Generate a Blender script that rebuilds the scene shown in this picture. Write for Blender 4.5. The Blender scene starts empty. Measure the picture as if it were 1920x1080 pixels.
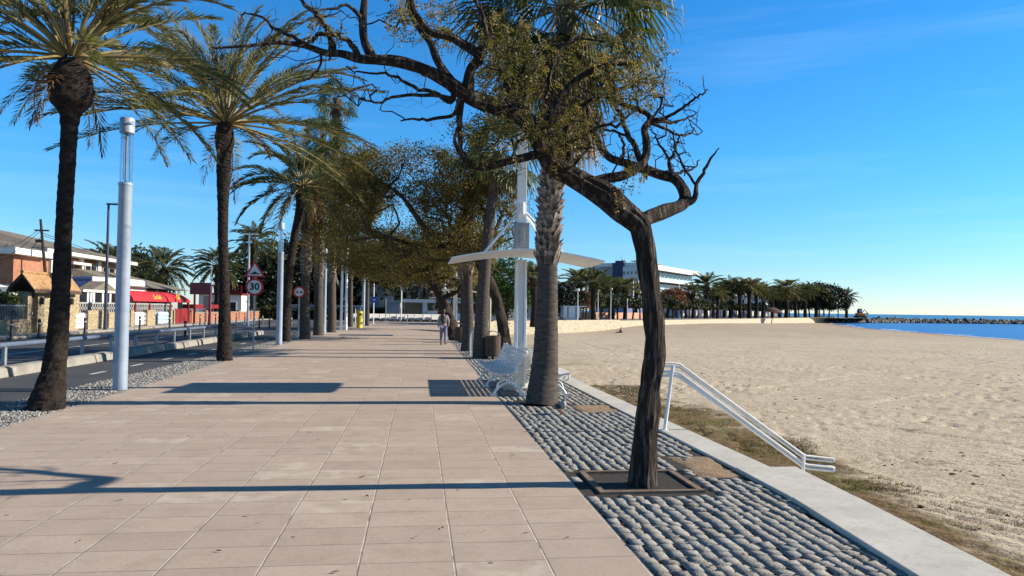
import bpy, math, random
import numpy as np
from mathutils import Vector, Matrix
R = math.radians
PI = math.pi
scene = bpy.context.scene
COL = scene.collection

# ---------------------------------------------------------------- camera
F = 1400.0
CH = 1.62
YAW, PITCH, ROLL = R(7.13), R(1.66), R(0.72)
fw = np.array([math.sin(YAW)*math.cos(PITCH), math.cos(YAW)*math.cos(PITCH), math.sin(PITCH)])
r0 = np.array([math.cos(YAW), -math.sin(YAW), 0.0])
u0 = np.cross(r0, fw)
cr = math.cos(ROLL)*r0 + math.sin(ROLL)*u0
cu = -math.sin(ROLL)*r0 + math.cos(ROLL)*u0
cam = bpy.data.cameras.new("camera")
cam.sensor_width = 36.0
cam.lens = F*36.0/1920.0
cam.clip_start = 0.1
cam.clip_end = 60000
co = bpy.data.objects.new("camera", cam)
COL.objects.link(co)
M3 = Matrix(((cr[0], cu[0], -fw[0], 0), (cr[1], cu[1], -fw[1], 0), (cr[2], cu[2], -fw[2], CH), (0, 0, 0, 1)))
co.matrix_world = M3
scene.camera = co

# ---------------------------------------------------------------- sky, sun, exposure
SUN_EL, SUN_AZ = R(26.2), R(91.0)          # azimuth clockwise from +Y (the promenade runs along +Y, the sea is on +X)
world = bpy.data.worlds.new("World")
scene.world = world
world.use_nodes = True
nt = world.node_tree
nt.nodes.clear()
wo = nt.nodes.new('ShaderNodeOutputWorld')
bg = nt.nodes.new('ShaderNodeBackground')
sky = nt.nodes.new('ShaderNodeTexSky')
sky.sky_type = 'NISHITA'
sky.sun_disc = False
sky.sun_elevation = SUN_EL
sky.sun_rotation = SUN_AZ
sky.air_density = 1.0
sky.dust_density = 0.0
sky.ozone_density = 4.0
hs = nt.nodes.new('ShaderNodeHueSaturation')
hs.inputs['Saturation'].default_value = 1.12
hs.inputs['Value'].default_value = 1.0
hs.inputs['Hue'].default_value = 0.495
nt.links.new(sky.outputs[0], hs.inputs['Color'])
# faint high cirrus
tc = nt.nodes.new('ShaderNodeTexCoord')
mp = nt.nodes.new('ShaderNodeMapping')
mp.inputs['Scale'].default_value = (1.2, 1.2, 16.0)
mp.inputs['Location'].default_value = (3.1, 1.7, .4)
nz = nt.nodes.new('ShaderNodeTexNoise')
nz.inputs['Scale'].default_value = 1.6
nz.inputs['Detail'].default_value = 5
nz.inputs['Roughness'].default_value = 0.6
rp = nt.nodes.new('ShaderNodeValToRGB')
rp.color_ramp.elements[0].position = 0.52
rp.color_ramp.elements[0].color = (0, 0, 0, 1)
rp.color_ramp.elements[1].position = 0.85
rp.color_ramp.elements[1].color = (0.09, 0.09, 0.09, 1)
mxc = nt.nodes.new('ShaderNodeMix')
mxc.data_type = 'RGBA'
nt.links.new(tc.outputs['Generated'], mp.inputs[0])
nt.links.new(mp.outputs[0], nz.inputs[0])
nt.links.new(nz.outputs[0], rp.inputs[0])
nt.links.new(rp.outputs[0], mxc.inputs[0])
# sky tint: cooler, paler horizon band; unseen overhead sky dimmed to cut blue fill
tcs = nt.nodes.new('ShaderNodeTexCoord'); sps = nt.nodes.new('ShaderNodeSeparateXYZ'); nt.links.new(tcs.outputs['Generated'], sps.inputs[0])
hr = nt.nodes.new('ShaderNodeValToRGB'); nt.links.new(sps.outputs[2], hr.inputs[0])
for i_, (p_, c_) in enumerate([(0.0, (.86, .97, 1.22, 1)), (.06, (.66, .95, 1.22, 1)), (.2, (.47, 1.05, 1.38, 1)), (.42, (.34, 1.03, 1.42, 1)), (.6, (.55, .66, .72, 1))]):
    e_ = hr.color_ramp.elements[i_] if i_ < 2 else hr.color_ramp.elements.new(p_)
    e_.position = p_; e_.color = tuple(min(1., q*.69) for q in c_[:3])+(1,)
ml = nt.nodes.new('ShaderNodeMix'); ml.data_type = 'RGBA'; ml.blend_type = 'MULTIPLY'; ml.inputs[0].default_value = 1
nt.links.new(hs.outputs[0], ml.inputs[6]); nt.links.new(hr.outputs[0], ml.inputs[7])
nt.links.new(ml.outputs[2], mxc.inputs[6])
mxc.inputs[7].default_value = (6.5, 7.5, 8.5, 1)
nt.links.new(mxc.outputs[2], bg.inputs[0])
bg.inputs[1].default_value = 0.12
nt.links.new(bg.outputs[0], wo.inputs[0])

sun = bpy.data.lights.new("sun", 'SUN')
sun.energy = 5.0
sun.angle = R(0.53)
sun.color = (1.0, 0.90, 0.74)
so = bpy.data.objects.new("sun", sun)
COL.objects.link(so)
sd = Vector((math.sin(SUN_AZ)*math.cos(SUN_EL), math.cos(SUN_AZ)*math.cos(SUN_EL), math.sin(SUN_EL)))
so.rotation_euler = sd.to_track_quat('Z', 'Y').to_euler()
so.location = (30, 0, 30)
scene.view_settings.view_transform = 'Standard'
scene.view_settings.look = 'None'
scene.view_settings.gamma = 1.0
scene.view_settings.use_curve_mapping = False
scene.view_settings.exposure = 0.79
scene.cycles.max_bounces = 5
scene.cycles.transparent_max_bounces = 8

# ---------------------------------------------------------------- measuring helpers (pixel of the 1920x1080 photo -> world)
def ray(px, py):
    return fw + cr*(px-960)/F + cu*(540-py)/F
def G(px, py, z=0.0):
    d = ray(px, py); t = (z-CH)/d[2]
    return np.array([0, 0, CH]) + d*t
def AT(px, py, Y):
    d = ray(px, py)
    return np.array([0, 0, CH]) + d*Y/d[1]
def PX(px, py, X):
    d = ray(px, py)
    return np.array([0, 0, CH]) + d*X/d[0]

# ---------------------------------------------------------------- object helpers
def tag(o, label=None, cat=None, group=None, kind=None):
    if label: o['label'] = label
    if cat: o['category'] = cat
    if group: o['group'] = group
    if kind: o['kind'] = kind
    return o
def empty(name, loc, label, cat, group=None, rz=0.0):
    o = bpy.data.objects.new(name, None)
    COL.objects.link(o)
    o.empty_display_size = 0.3
    o.location = loc
    o.rotation_euler = (0, 0, rz)
    return tag(o, label, cat, group)
def copy_tree(o, parent=None):
    c = o.copy()
    COL.objects.link(c)
    if parent is not None:
        c.parent = parent
    for ch in o.children:
        copy_tree(ch, c)
    return c
def place(proto, used, loc, rz, sc, label, group=None):
    o = proto if not used[0] else copy_tree(proto)
    used[0] = True
    o.location = loc; o.rotation_euler = (0, 0, rz); o.scale = (sc, sc, sc) if not hasattr(sc, '__len__') else sc
    o['label'] = label
    if group: o['group'] = group
    return o
def mesh_from(name, V, faces):
    me = bpy.data.meshes.new(name)
    me.from_pydata([tuple(v) for v in V], [], faces)
    me.update()
    return me
def mesh_np(name, V, Fc):
    """V (n,3), Fc (m,k) fast mesh"""
    V = np.asarray(V, dtype=np.float32); Fc = np.asarray(Fc, dtype=np.int32)
    me = bpy.data.meshes.new(name)
    m, k = Fc.shape
    me.vertices.add(len(V)); me.vertices.foreach_set('co', V.ravel())
    me.loops.add(m*k); me.loops.foreach_set('vertex_index', Fc.ravel())
    me.polygons.add(m)
    me.polygons.foreach_set('loop_start', np.arange(0, m*k, k, dtype=np.int32))
    me.polygons.foreach_set('loop_total', np.full(m, k, dtype=np.int32))
    me.update(calc_edges=True)
    return me
def link(name, me, mat=None, parent=None, smooth=False):
    o = bpy.data.objects.new(name, me)
    COL.objects.link(o)
    if mat is not None: me.materials.append(mat)
    if parent is not None: o.parent = parent
    if smooth:
        me.polygons.foreach_set('use_smooth', np.ones(len(me.polygons), dtype=bool))
    return o
def quads(name, Q, mat, parent=None, org=(0, 0, 0)):
    """Q (n,4,3)"""
    Q = np.asarray(Q, dtype=np.float32) - np.asarray(org, dtype=np.float32)
    n = len(Q)
    return link(name, mesh_np(name, Q.reshape(-1, 3), np.arange(n*4).reshape(n, 4)), mat, parent)

def catmull(P, n=6):
    P = [np.asarray(p, float) for p in P]
    if len(P) < 3: return np.array(P)
    Q = [2*P[0]-P[1]] + P + [2*P[-1]-P[-2]]
    out = []
    for i in range(1, len(Q)-2):
        for t in np.linspace(0, 1, n, endpoint=False):
            a, b, c, d = Q[i-1], Q[i], Q[i+1], Q[i+2]
            out.append(.5*((2*b)+(-a+c)*t+(2*a-5*b+4*c-d)*t*t+(-a+3*b-3*c+d)*t**3))
    out.append(P[-1])
    return np.array(out)
def frames(P):
    T = np.gradient(P, axis=0)
    T /= np.linalg.norm(T, axis=1)[:, None]+1e-9
    a = np.array([1., 0, 0]) if abs(T[0][0]) < .8 else np.array([0, 1., 0])
    N = []
    n = a - T[0]*(a@T[0]); n /= np.linalg.norm(n)
    for t in T:
        n = n - t*(n@t); n /= np.linalg.norm(n)+1e-9
        N.append(n.copy())
    N = np.array(N)
    return T, N, np.cross(T, N)
class MB:
    def __init__(s): s.v = []; s.f = []
    def add(s, V, Fs):
        b = len(s.v)
        s.v.extend([tuple(map(float, p)) for p in V])
        s.f.extend([tuple(int(i)+b for i in f) for f in Fs])
        return s
    def box(s, x0, x1, y0, y1, z0, z1):
        V = [(x, y, z) for z in (z0, z1) for y in (y0, y1) for x in (x0, x1)]
        return s.add(V, [(0, 2, 3, 1), (4, 5, 7, 6), (0, 1, 5, 4), (2, 6, 7, 3), (0, 4, 6, 2), (1, 3, 7, 5)])
    def tube(s, P, r, n=8, cap=True, disp=None):
        P = np.asarray(P, float); m = len(P)
        r = np.full(m, r) if np.isscalar(r) else np.asarray(r, float)
        T, N, B = frames(P)
        a = np.linspace(0, 2*PI, n, endpoint=False)
        ring = (N[:, None, :]*np.cos(a)[None, :, None] + B[:, None, :]*np.sin(a)[None, :, None])
        rr = np.repeat(r[:, None], n, 1)
        if disp is not None: rr = rr + disp(np.repeat(a[None, :], m, 0), np.repeat(np.cumsum(np.r_[0, np.linalg.norm(np.diff(P, axis=0), axis=1)])[:, None], n, 1), rr)
        V = (P[:, None, :] + ring*rr[..., None]).reshape(-1, 3)
        Fs = []
        for i in range(m-1):
            for j in range(n):
                k = (j+1) % n
                Fs.append((i*n+j, i*n+k, (i+1)*n+k, (i+1)*n+j))
        if cap:
            Fs.append(tuple(range(n))[::-1]); Fs.append(tuple((m-1)*n+j for j in range(n)))
        return s.add(V, Fs)
    def cyl(s, c, r, z0, z1, n=16, r2=None):
        r2 = r if r2 is None else r2
        return s.tube([(c[0], c[1], z0), (c[0], c[1], z1)], [r, r2], n)
    def lathe(s, c, prof, n=20):
        return s.tube([(c[0], c[1], c[2]+z+1e-6*i) for i, (r, z) in enumerate(prof)], [r for r, z in prof], n)
    def prism(s, poly, d, axis='z', at=0.0):
        """polygon (2d) extruded from at to at+d along axis; 2d coords are the two other axes in order"""
        def mk(p, h):
            if axis == 'z': return (p[0], p[1], h)
            if axis == 'y': return (p[0], h, p[1])
            return (h, p[0], p[1])
        n = len(poly)
        V = [mk(p, at) for p in poly] + [mk(p, at+d) for p in poly]
        Fs = [tuple(range(n))[::-1], tuple(range(n, 2*n))] + [(i, (i+1) % n, n+(i+1) % n, n+i) for i in range(n)]
        return s.add(V, Fs)
    def ell(s, c, rad, n=10, m=7):
        V = []; Fs = []
        for i in range(m+1):
            th = PI*i/m
            for j in range(n):
                ph = 2*PI*j/n
                V.append((c[0]+rad[0]*math.sin(th)*math.cos(ph), c[1]+rad[1]*math.sin(th)*math.sin(ph), c[2]+rad[2]*math.cos(th)))
        for i in range(m):
            for j in range(n):
                k = (j+1) % n
                Fs.append((i*n+j, (i+1)*n+j, (i+1)*n+k, i*n+k))
        return s.add(V, Fs)
    def build(s, name, mat, parent=None, org=(0, 0, 0), smooth=False, bevel=0):
        V = np.array(s.v) - np.asarray(org, float)
        me = mesh_from(name, V, s.f)
        o = link(name, me, mat, parent, smooth)
        if smooth:
            try: me.set_sharp_from_angle(angle=R(40))
            except Exception: pass
        if bevel:
            b = o.modifiers.new('bevel', 'BEVEL'); b.width = bevel; b.segments = 2; b.limit_method = 'ANGLE'; b.angle_limit = R(40)
        return o

# value noise
def _h(ix, iy, seed):
    n = (ix*374761393 + iy*668265263 + seed*974711) & 0x7fffffff
    n = ((n ^ (n >> 13))*1274126177) & 0x7fffffff
    n = (n ^ (n >> 16)) & 0x7fffffff
    return n/0x7fffffff
def vnoise(x, y, seed=0):
    x = np.asarray(x, float); y = np.asarray(y, float)
    ix = np.floor(x).astype(np.int64); iy = np.floor(y).astype(np.int64)
    fx = x-ix; fy = y-iy
    fx = fx*fx*(3-2*fx); fy = fy*fy*(3-2*fy)
    a = _h(ix, iy, seed); b = _h(ix+1, iy, seed); c = _h(ix, iy+1, seed); d = _h(ix+1, iy+1, seed)
    return (a*(1-fx)+b*fx)*(1-fy)+(c*(1-fx)+d*fx)*fy
def fbm(x, y, o=4, seed=0):
    t = 0; a = .5
    for i in range(o):
        t = t + a*(vnoise(x*2**i, y*2**i, seed+i)-.5); a *= .5
    return t

# ---------------------------------------------------------------- materials
class NT:
    def __init__(s, name):
        s.m = bpy.data.materials.new(name); s.m.use_nodes = True
        s.t = s.m.node_tree; s.t.nodes.clear()
        s.out = s.t.nodes.new('ShaderNodeOutputMaterial')
    def n(s, typ, **kw):
        nd = s.t.nodes.new(typ)
        for k, v in kw.items(): setattr(nd, k, v)
        return nd
    def l(s, a, b): s.t.links.new(a, b)
    def set(s, sock, v):
        if isinstance(v, bpy.types.NodeSocket): s.l(v, sock)
        else: sock.default_value = v
    def math(s, op, a, b=0.0, c=0.0, clamp=False):
        nd = s.n('ShaderNodeMath', operation=op, use_clamp=clamp)
        s.set(nd.inputs[0], a); s.set(nd.inputs[1], b); s.set(nd.inputs[2], c)
        return nd.outputs[0]
    def mix(s, f, a, b, typ='MIX'):
        nd = s.n('ShaderNodeMix', data_type='RGBA', blend_type=typ)
        s.set(nd.inputs[0], f)
        s.set(nd.inputs[6], a if not isinstance(a, tuple) else a+(1,)*(4-len(a)))
        s.set(nd.inputs[7], b if not isinstance(b, tuple) else b+(1,)*(4-len(b)))
        return nd.outputs[2]
    def obj(s): return s.n('ShaderNodeTexCoord').outputs['Object']
    def mapping(s, v, scale=(1, 1, 1), rot=(0, 0, 0)):
        nd = s.n('ShaderNodeMapping'); s.l(v, nd.inputs[0])
        nd.inputs['Scale'].default_value = scale; nd.inputs['Rotation'].default_value = rot
        return nd.outputs[0]
    def noise(s, v, scale, detail=3, rough=.55):
        nd = s.n('ShaderNodeTexNoise'); s.l(v, nd.inputs['Vector'])
        nd.inputs['Scale'].default_value = scale; nd.inputs['Detail'].default_value = detail; nd.inputs['Roughness'].default_value = rough
        return nd.outputs[0]
    def voro(s, v, scale, feature='F1', out='Distance'):
        nd = s.n('ShaderNodeTexVoronoi', feature=feature); s.l(v, nd.inputs['Vector'])
        nd.inputs['Scale'].default_value = scale
        return nd.outputs[out]
    def ramp(s, f, lo, hi):
        nd = s.n('ShaderNodeMapRange'); nd.clamp = True
        s.set(nd.inputs[0], f); nd.inputs[1].default_value = lo; nd.inputs[2].default_value = hi
        return nd.outputs[0]
    def bump(s, h, strength=.5, dist=.01):
        nd = s.n('ShaderNodeBump'); nd.inputs['Strength'].default_value = strength; nd.inputs['Distance'].default_value = dist
        s.l(h, nd.inputs['Height']); return nd.outputs[0]
    def bsdf(s, col, rough=.8, metal=0., normal=None, spec=.5, sub=None):
        b = s.n('ShaderNodeBsdfPrincipled')
        s.set(b.inputs['Base Color'], col if not isinstance(col, tuple) else col+(1,)*(4-len(col)))
        s.set(b.inputs['Roughness'], rough); b.inputs['Metallic'].default_value = metal
        b.inputs['Specular IOR Level'].default_value = spec
        if normal is not None: s.l(normal, b.inputs['Normal'])
        return b
    def done(s, b):
        s.l(b.outputs[0], s.out.inputs[0]); return s.m
def surf(name, c1, c2=None, scale=4., rough=.8, bump=.3, bscale=None, dist=.01, metal=0., stretch=(1, 1, 1), spec=.4, contrast=(.35, .65), dirt=0.):
    t = NT(name)
    c2 = c2 or tuple(x*.75 for x in c1)
    v = t.mapping(t.obj(), stretch)
    nf = t.noise(v, scale, 5, .6)
    col = t.mix(t.ramp(nf, *contrast), c1, c2)
    if dirt:
        col = t.mix(t.math('MULTIPLY', t.ramp(t.noise(v, scale*6, 4, .7), .52, .7), dirt), col, tuple(x*.4 for x in c1))
    nb = t.noise(v, bscale or scale*8, 4, .65)
    return t.done(t.bsdf(col, rough, metal, t.bump(nb, bump, dist) if bump else None, spec))
def leafmat(name, cols, rough=.55, trans=.35):
    """each leaf island picks its own tone between the given colours"""
    t = NT(name)
    gi = t.n('ShaderNodeNewGeometry').outputs['Random Per Island']
    cr_ = t.n('ShaderNodeValToRGB'); t.l(gi, cr_.inputs[0])
    els = cr_.color_ramp.elements
    for i, c in enumerate(cols):
        p = i/(len(cols)-1)
        if i == 0: e = els[0]
        elif i == len(cols)-1: e = els[1] if len(els) == 2 else els[-1]
        else: e = els.new(p)
        e.position = p; e.color = c+(1,)
    cl = t.n('ShaderNodeTexNoise'); cl.inputs['Scale'].default_value = 1.1; cl.inputs['Detail'].default_value = 3
    t.l(t.obj(), cl.inputs['Vector'])
    col = t.mix(t.ramp(cl.outputs[0], .35, .68), cr_.outputs[0], tuple(x*.75 for x in cols[0]), 'MIX')
    b = t.bsdf(col, rough, spec=.35)
    tr = t.n('ShaderNodeBsdfTranslucent'); t.l(col, tr.inputs[0])
    ms = t.n('ShaderNodeMixShader'); ms.inputs[0].default_value = trans
    t.l(b.outputs[0], ms.inputs[1]); t.l(tr.outputs[0], ms.inputs[2])
    t.l(ms.outputs[0], t.out.inputs[0])
    return t.m
M = {}
M['white'] = surf('white_paint', (.80, .79, .76), (.70, .69, .66), 3, .45, .05, spec=.5, dirt=.18)
M['mast'] = surf('mast_white_paint', (.82, .83, .82), (.71, .72, .71), 2, .45, .05, stretch=(1, 1, .3), dirt=.2)
M['greybox'] = surf('grey_box_paint', (.30, .30, .30), (.22, .22, .22), 6, .7, .2, dirt=.5)
M['lamp'] = surf('galvanised_pole', (.36, .42, .50), (.28, .34, .43), 3, .42, .08, metal=.25, dirt=.25)
M['steel'] = surf('steel', (.34, .36, .38), (.26, .28, .30), 6, .45, .1, metal=.4)
M['railblue'] = surf('blue_grey_rail_paint', (.13, .165, .23), (.09, .12, .18), 4, .5, .1, metal=.1)
M['black'] = surf('black_paint', (.015, .016, .02), (.03, .03, .035), 5, .5, .1)
M['darkblue'] = surf('dark_blue_paint', (.02, .03, .06), (.03, .045, .08), 5, .5, .1)
M['conc'] = surf('concrete', (.53, .495, .435), (.43, .405, .355), 2.2, .85, .35, 60, .004, dirt=.35)
M['kerb'] = surf('kerb_concrete', (.31, .29, .255), (.20, .185, .16), 2.5, .9, .4, 40, .006, dirt=.4)
M['asphalt'] = surf('asphalt', (.060, .061, .064), (.042, .043, .047), .7, .9, .6, 160, .004)
M['land'] = surf('land_paving', (.22, .21, .19), (.16, .15, .14), .3, .9, .2, 20)
M['paintline'] = surf('road_marking', (.6, .6, .58), (.42, .42, .41), 9, .7, .2)
M['bark'] = surf('bark', (.13, .105, .085), (.028, .021, .017), 15, .95, 1., 26, .04, stretch=(1.9, 1.9, .20), spec=.15, contrast=(.36, .50))
M['bark2'] = surf('dark_bark', (.06, .045, .036), (.03, .022, .018), 8, .95, .9, 20, .02, stretch=(1.4, 1.4, .3), spec=.15)
M['ptrunk'] = surf('palm_trunk', (.042, .032, .026), (.014, .011, .010), 7, .95, 1., 22, .03, stretch=(1, 1, 2.2), spec=.15)
M['wtrunk'] = surf('fan_palm_trunk', (.105, .088, .075), (.05, .042, .036), 6, .95, .8, 14, .015, stretch=(1, 1, 4), spec=.15)
M['boots'] = surf('leaf_base', (.36, .30, .25), (.14, .10, .075), 9, .9, .5, 30, .01)
M['pfrond'] = leafmat('date_palm_leaf', trans=.45, cols=[(.08, .10, .028), (.15, .16, .05), (.24, .21, .07), (.36, .29, .13)])
M['pfrond2'] = leafmat('canary_palm_leaf', [(.045, .07, .025), (.08, .105, .03), (.13, .15, .045), (.22, .19, .07)])
M['pdry'] = leafmat('dry_palm_leaf', [(.14, .075, .03), (.22, .12, .05), (.30, .19, .09)])
M['rachis'] = surf('palm_midrib', (.26, .20, .08), (.17, .13, .05), 6, .6, .1)
M['fan'] = leafmat('fan_palm_leaf', [(.04, .065, .016), (.07, .10, .026), (.12, .14, .04), (.20, .19, .08)], .45)
M['fandry'] = leafmat('dead_fan_leaf', [(.13, .075, .04), (.22, .13, .07), (.32, .22, .13), (.38, .29, .18)])
M['jac'] = leafmat('olive_leaflets', [(.10, .095, .018), (.18, .17, .035), (.30, .24, .05), (.18, .10, .035), (.38, .26, .06)], .5, .55)
M['jac2'] = leafmat('brown_olive_leaves', [(.10, .10, .02), (.17, .15, .03), (.26, .20, .045), (.19, .10, .035), (.36, .27, .07)], .5, .55)
M['ever'] = leafmat('dark_evergreen_leaf', [(.008, .015, .007), (.014, .026, .010), (.024, .038, .013)], .5, .15)
M['green'] = leafmat('bright_green_leaf', [(.03, .075, .012), (.05, .11, .018), (.09, .15, .03)], .5, .3)
M['olive'] = leafmat('olive_crown_leaf', [(.03, .042, .012), (.05, .06, .016), (.085, .09, .025)], .5, .25)
M['rust'] = leafmat('rust_leaf', [(.16, .05, .02), (.28, .09, .03), (.10, .06, .02)], .5, .25)
M['hedge'] = leafmat('hedge_leaf', [(.02, .04, .01), (.05, .09, .02), (.11, .16, .035)], .5, .3)
M['brick'] = surf('orange_render', (.36, .165, .095), (.28, .12, .07), 3, .9, .3, dirt=.2)
M['wallwhite'] = surf('white_render', (.66, .64, .60), (.56, .54, .51), 1.2, .9, .2, dirt=.12)
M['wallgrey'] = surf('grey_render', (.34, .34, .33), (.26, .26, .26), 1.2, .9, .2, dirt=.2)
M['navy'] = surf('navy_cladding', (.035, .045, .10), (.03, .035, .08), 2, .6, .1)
M['bluepaintshade'] = surf('blue_paint_and_shade', (.16, .20, .36), (.14, .18, .32), 2, .8, .1)  # plain blue on trim and annex; colours in the shade on the restaurant end wall
M['roof'] = surf('grey_brown_tiles', (.20, .17, .13), (.13, .11, .085), 3, .9, .6, 9, .04, dirt=.3)
M['rooftile'] = surf('terracotta_tiles', (.42, .25, .12), (.26, .15, .075), 5, .9, .4, 20, .02, dirt=.4)
M['red'] = surf('red_canvas', (.52, .022, .03), (.42, .018, .025), 2, .7, .1)
M['redpaint'] = surf('red_paint', (.25, .018, .022), (.19, .015, .018), 3, .5, .1)
M['maroon'] = surf('maroon_board', (.11, .035, .05), (.09, .03, .04), 2, .7, .1)
M['yellow'] = surf('yellow_paint', (.72, .52, .02), (.6, .42, .02), 3, .45, .1)
M['gold'] = surf('yellow_lettering', (.85, .55, .08), (.8, .5, .07), 3, .6, 0)
M['wood'] = surf('brown_slat', (.10, .062, .04), (.06, .036, .024), 5, .7, .3, stretch=(3, 3, .5))
M['soil'] = surf('dark_soil', (.11, .06, .04), (.05, .03, .022), 14, .95, 1., 60, .03)
M['dirt'] = surf('sandy_earth', (.34, .23, .14), (.22, .15, .09), 6, .95, .8, 40, .03)
M['fine'] = surf('rusty_frame', (.24, .165, .11), (.14, .095, .065), 8, .8, .4, 50, .004, metal=.1)
M['rock'] = surf('breakwater_rock', (.17, .16, .15), (.07, .068, .07), .6, .9, .8, 3, .2)
M['glassdark'] = surf('dark_glass', (.012, .014, .018), (.02, .022, .028), 1, .12, 0, spec=.8)
M['bluegate'] = surf('pale_blue_gate_paint', (.42, .56, .72), (.36, .5, .66), 3, .5, .1)
M['blueSign'] = surf('blue_sign', (.01, .06, .42), (.01, .05, .36), 3, .4, 0)
M['signred'] = surf('sign_red', (.45, .012, .02), (.38, .01, .018), 3, .45, 0)
M['signwhite'] = surf('sign_white', (.62, .62, .60), (.56, .56, .55), 3, .45, 0)
M['skin'] = surf('skin', (.48, .28, .20), (.42, .24, .17), 6, .6, .05)
M['hair'] = surf('hair', (.05, .03, .02), (.03, .02, .015), 20, .6, .3)
M['jeans'] = surf('grey_blue_cloth', (.20, .21, .30), (.15, .16, .24), 12, .9, .4)
M['shirt'] = surf('pale_grey_cloth', (.30, .29, .30), (.22, .21, .22), 10, .9, .4)
M['pack'] = surf('dark_bag', (.05, .04, .045), (.09, .07, .06), 9, .8, .4)
M['orange'] = surf('orange_plastic', (.6, .18, .03), (.5, .14, .02), 3, .5, .1)
M['pinkwall'] = surf('salmon_render', (.60, .32, .22), (.52, .28, .19), 2, .9, .2)

def stone_mat(name, c1, c2, sc=(3.6, 3.6, 8.), mortar=.07):
    t = NT(name)
    v = t.obj()
    d = t.voro(t.mapping(v, sc), 1.0, 'DISTANCE_TO_EDGE')
    cc = t.voro(t.mapping(v, sc), 1.0, 'F1', 'Color')
    sep = t.n('ShaderNodeSeparateColor'); t.l(cc, sep.inputs[0])
    col = t.mix(sep.outputs[0], c1, c2)
    col = t.mix(t.ramp(t.noise(v, 9, 4), .4, .7), col, tuple(x*.7 for x in c1))
    col = t.mix(t.ramp(d, 0.0, mortar), tuple(x*.6 for x in c2), col)
    return t.done(t.bsdf(col, .9, 0, t.bump(t.ramp(d, 0, mortar*1.6), .8, .03), .3))
M['stone'] = stone_mat('cream_stone_blocks', (.50, .40, .25), (.34, .26, .16))
M['seastone'] = stone_mat('pale_sea_wall_stone', (.56, .49, .36), (.47, .40, .29), (1.6, 1.6, 2.8))
# ================================================================ SETTING: ground, paving, road, sand, sea
def sheet(name, poly, z, mat, label=None):
    me = mesh_from(name, [(x, y, z) for x, y in poly], [tuple(range(len(poly)))])
    o = link(name, me, mat); tag(o, label, kind='structure')
    return o
WALL = [(3.70, -6), (3.70, 86), tuple(G(1000, 604.5)[:2]), tuple(G(1160, 602.5)[:2]), tuple(G(1300, 600)[:2]), tuple(G(1450, 597.5)[:2]), (178, 300), (190, 420)]
sheet('ground', [(-700, -40), (3.45, -40)] + [(x-.02, y) for x, y in WALL] + [(190, 1500), (-700, 1500)], -.06, M['land'])
# promenade tiles 0.6 x 0.4 m
t = NT('promenade_tiles')
v = t.obj()
sp = t.n('ShaderNodeSeparateXYZ'); t.l(v, sp.inputs[0])
wob = t.math('MULTIPLY', t.math('SUBTRACT', t.noise(t.mapping(v, (1, 1, 1)), 2.2, 3), .5), .009)
u_ = t.math('DIVIDE', t.math('ADD', t.math('SUBTRACT', sp.outputs[0], .25), wob), .6)
cu_ = t.math('FLOOR', u_)
wn0 = t.n('ShaderNodeTexWhiteNoise', noise_dimensions='1D'); t.l(cu_, wn0.inputs['W'])
v_ = t.math('ADD', t.math('DIVIDE', t.math('ADD', t.math('SUBTRACT', sp.outputs[1], .06), wob), .4), t.math('MULTIPLY', wn0.outputs[0], .13))
cv_ = t.math('FLOOR', v_)
fx = t.math('FRACT', u_); fy = t.math('FRACT', v_)
dx = t.math('MULTIPLY', t.math('SUBTRACT', .5, t.math('ABSOLUTE', t.math('SUBTRACT', fx, .5))), .6)
dy = t.math('MULTIPLY', t.math('SUBTRACT', .5, t.math('ABSOLUTE', t.math('SUBTRACT', fy, .5))), .4)
cb = t.n('ShaderNodeCombineXYZ'); t.l(cu_, cb.inputs[0]); t.l(cv_, cb.inputs[1])
wn = t.n('ShaderNodeTexWhiteNoise', noise_dimensions='3D'); t.l(cb.outputs[0], wn.inputs[0])
rnd = wn.outputs[0]
base = t.mix(t.ramp(t.noise(v, .55, 4, .6), .3, .7), (.47, .368, .290), (.40, .312, .246))
base = t.mix(t.math('MULTIPLY', rnd, .75), base, (.51, .412, .33))
wnb = t.n('ShaderNodeTexWhiteNoise', noise_dimensions='3D'); t.l(t.mapping(cb.outputs[0], (1.7, 2.3, 1)), wnb.inputs[0])
base = t.mix(t.math('MULTIPLY', wnb.outputs[0], .45), base, (.35, .27, .215))
base = t.mix(t.math('MULTIPLY', t.ramp(t.noise(t.mapping(v, (1, 1, 1), (0, 0, .4)), 1.3, 6, .75), .54, .72), .5), base, (.30, .232, .175))
base = t.mix(t.math('MULTIPLY', t.ramp(t.noise(v, 3.1, 5, .7), .47, .70), .5), base, (.29, .225, .17))
base = t.mix(t.math('MULTIPLY', t.ramp(t.noise(v, 80, 3, .7), .42, .62), .42), base, (.31, .24, .195))
base = t.mix(t.math('MULTIPLY', t.ramp(t.noise(v, 24, 5, .8), .5, .66), .40), base, (.27, .205, .165))
# pale worn patches on some tiles
pal = t.math('MULTIPLY', t.math('GREATER_THAN', rnd, .87), t.ramp(t.noise(v, 4.5, 4), .45, .65))
base = t.mix(t.math('MULTIPLY', pal, .6), base, (.53, .46, .37))
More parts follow.
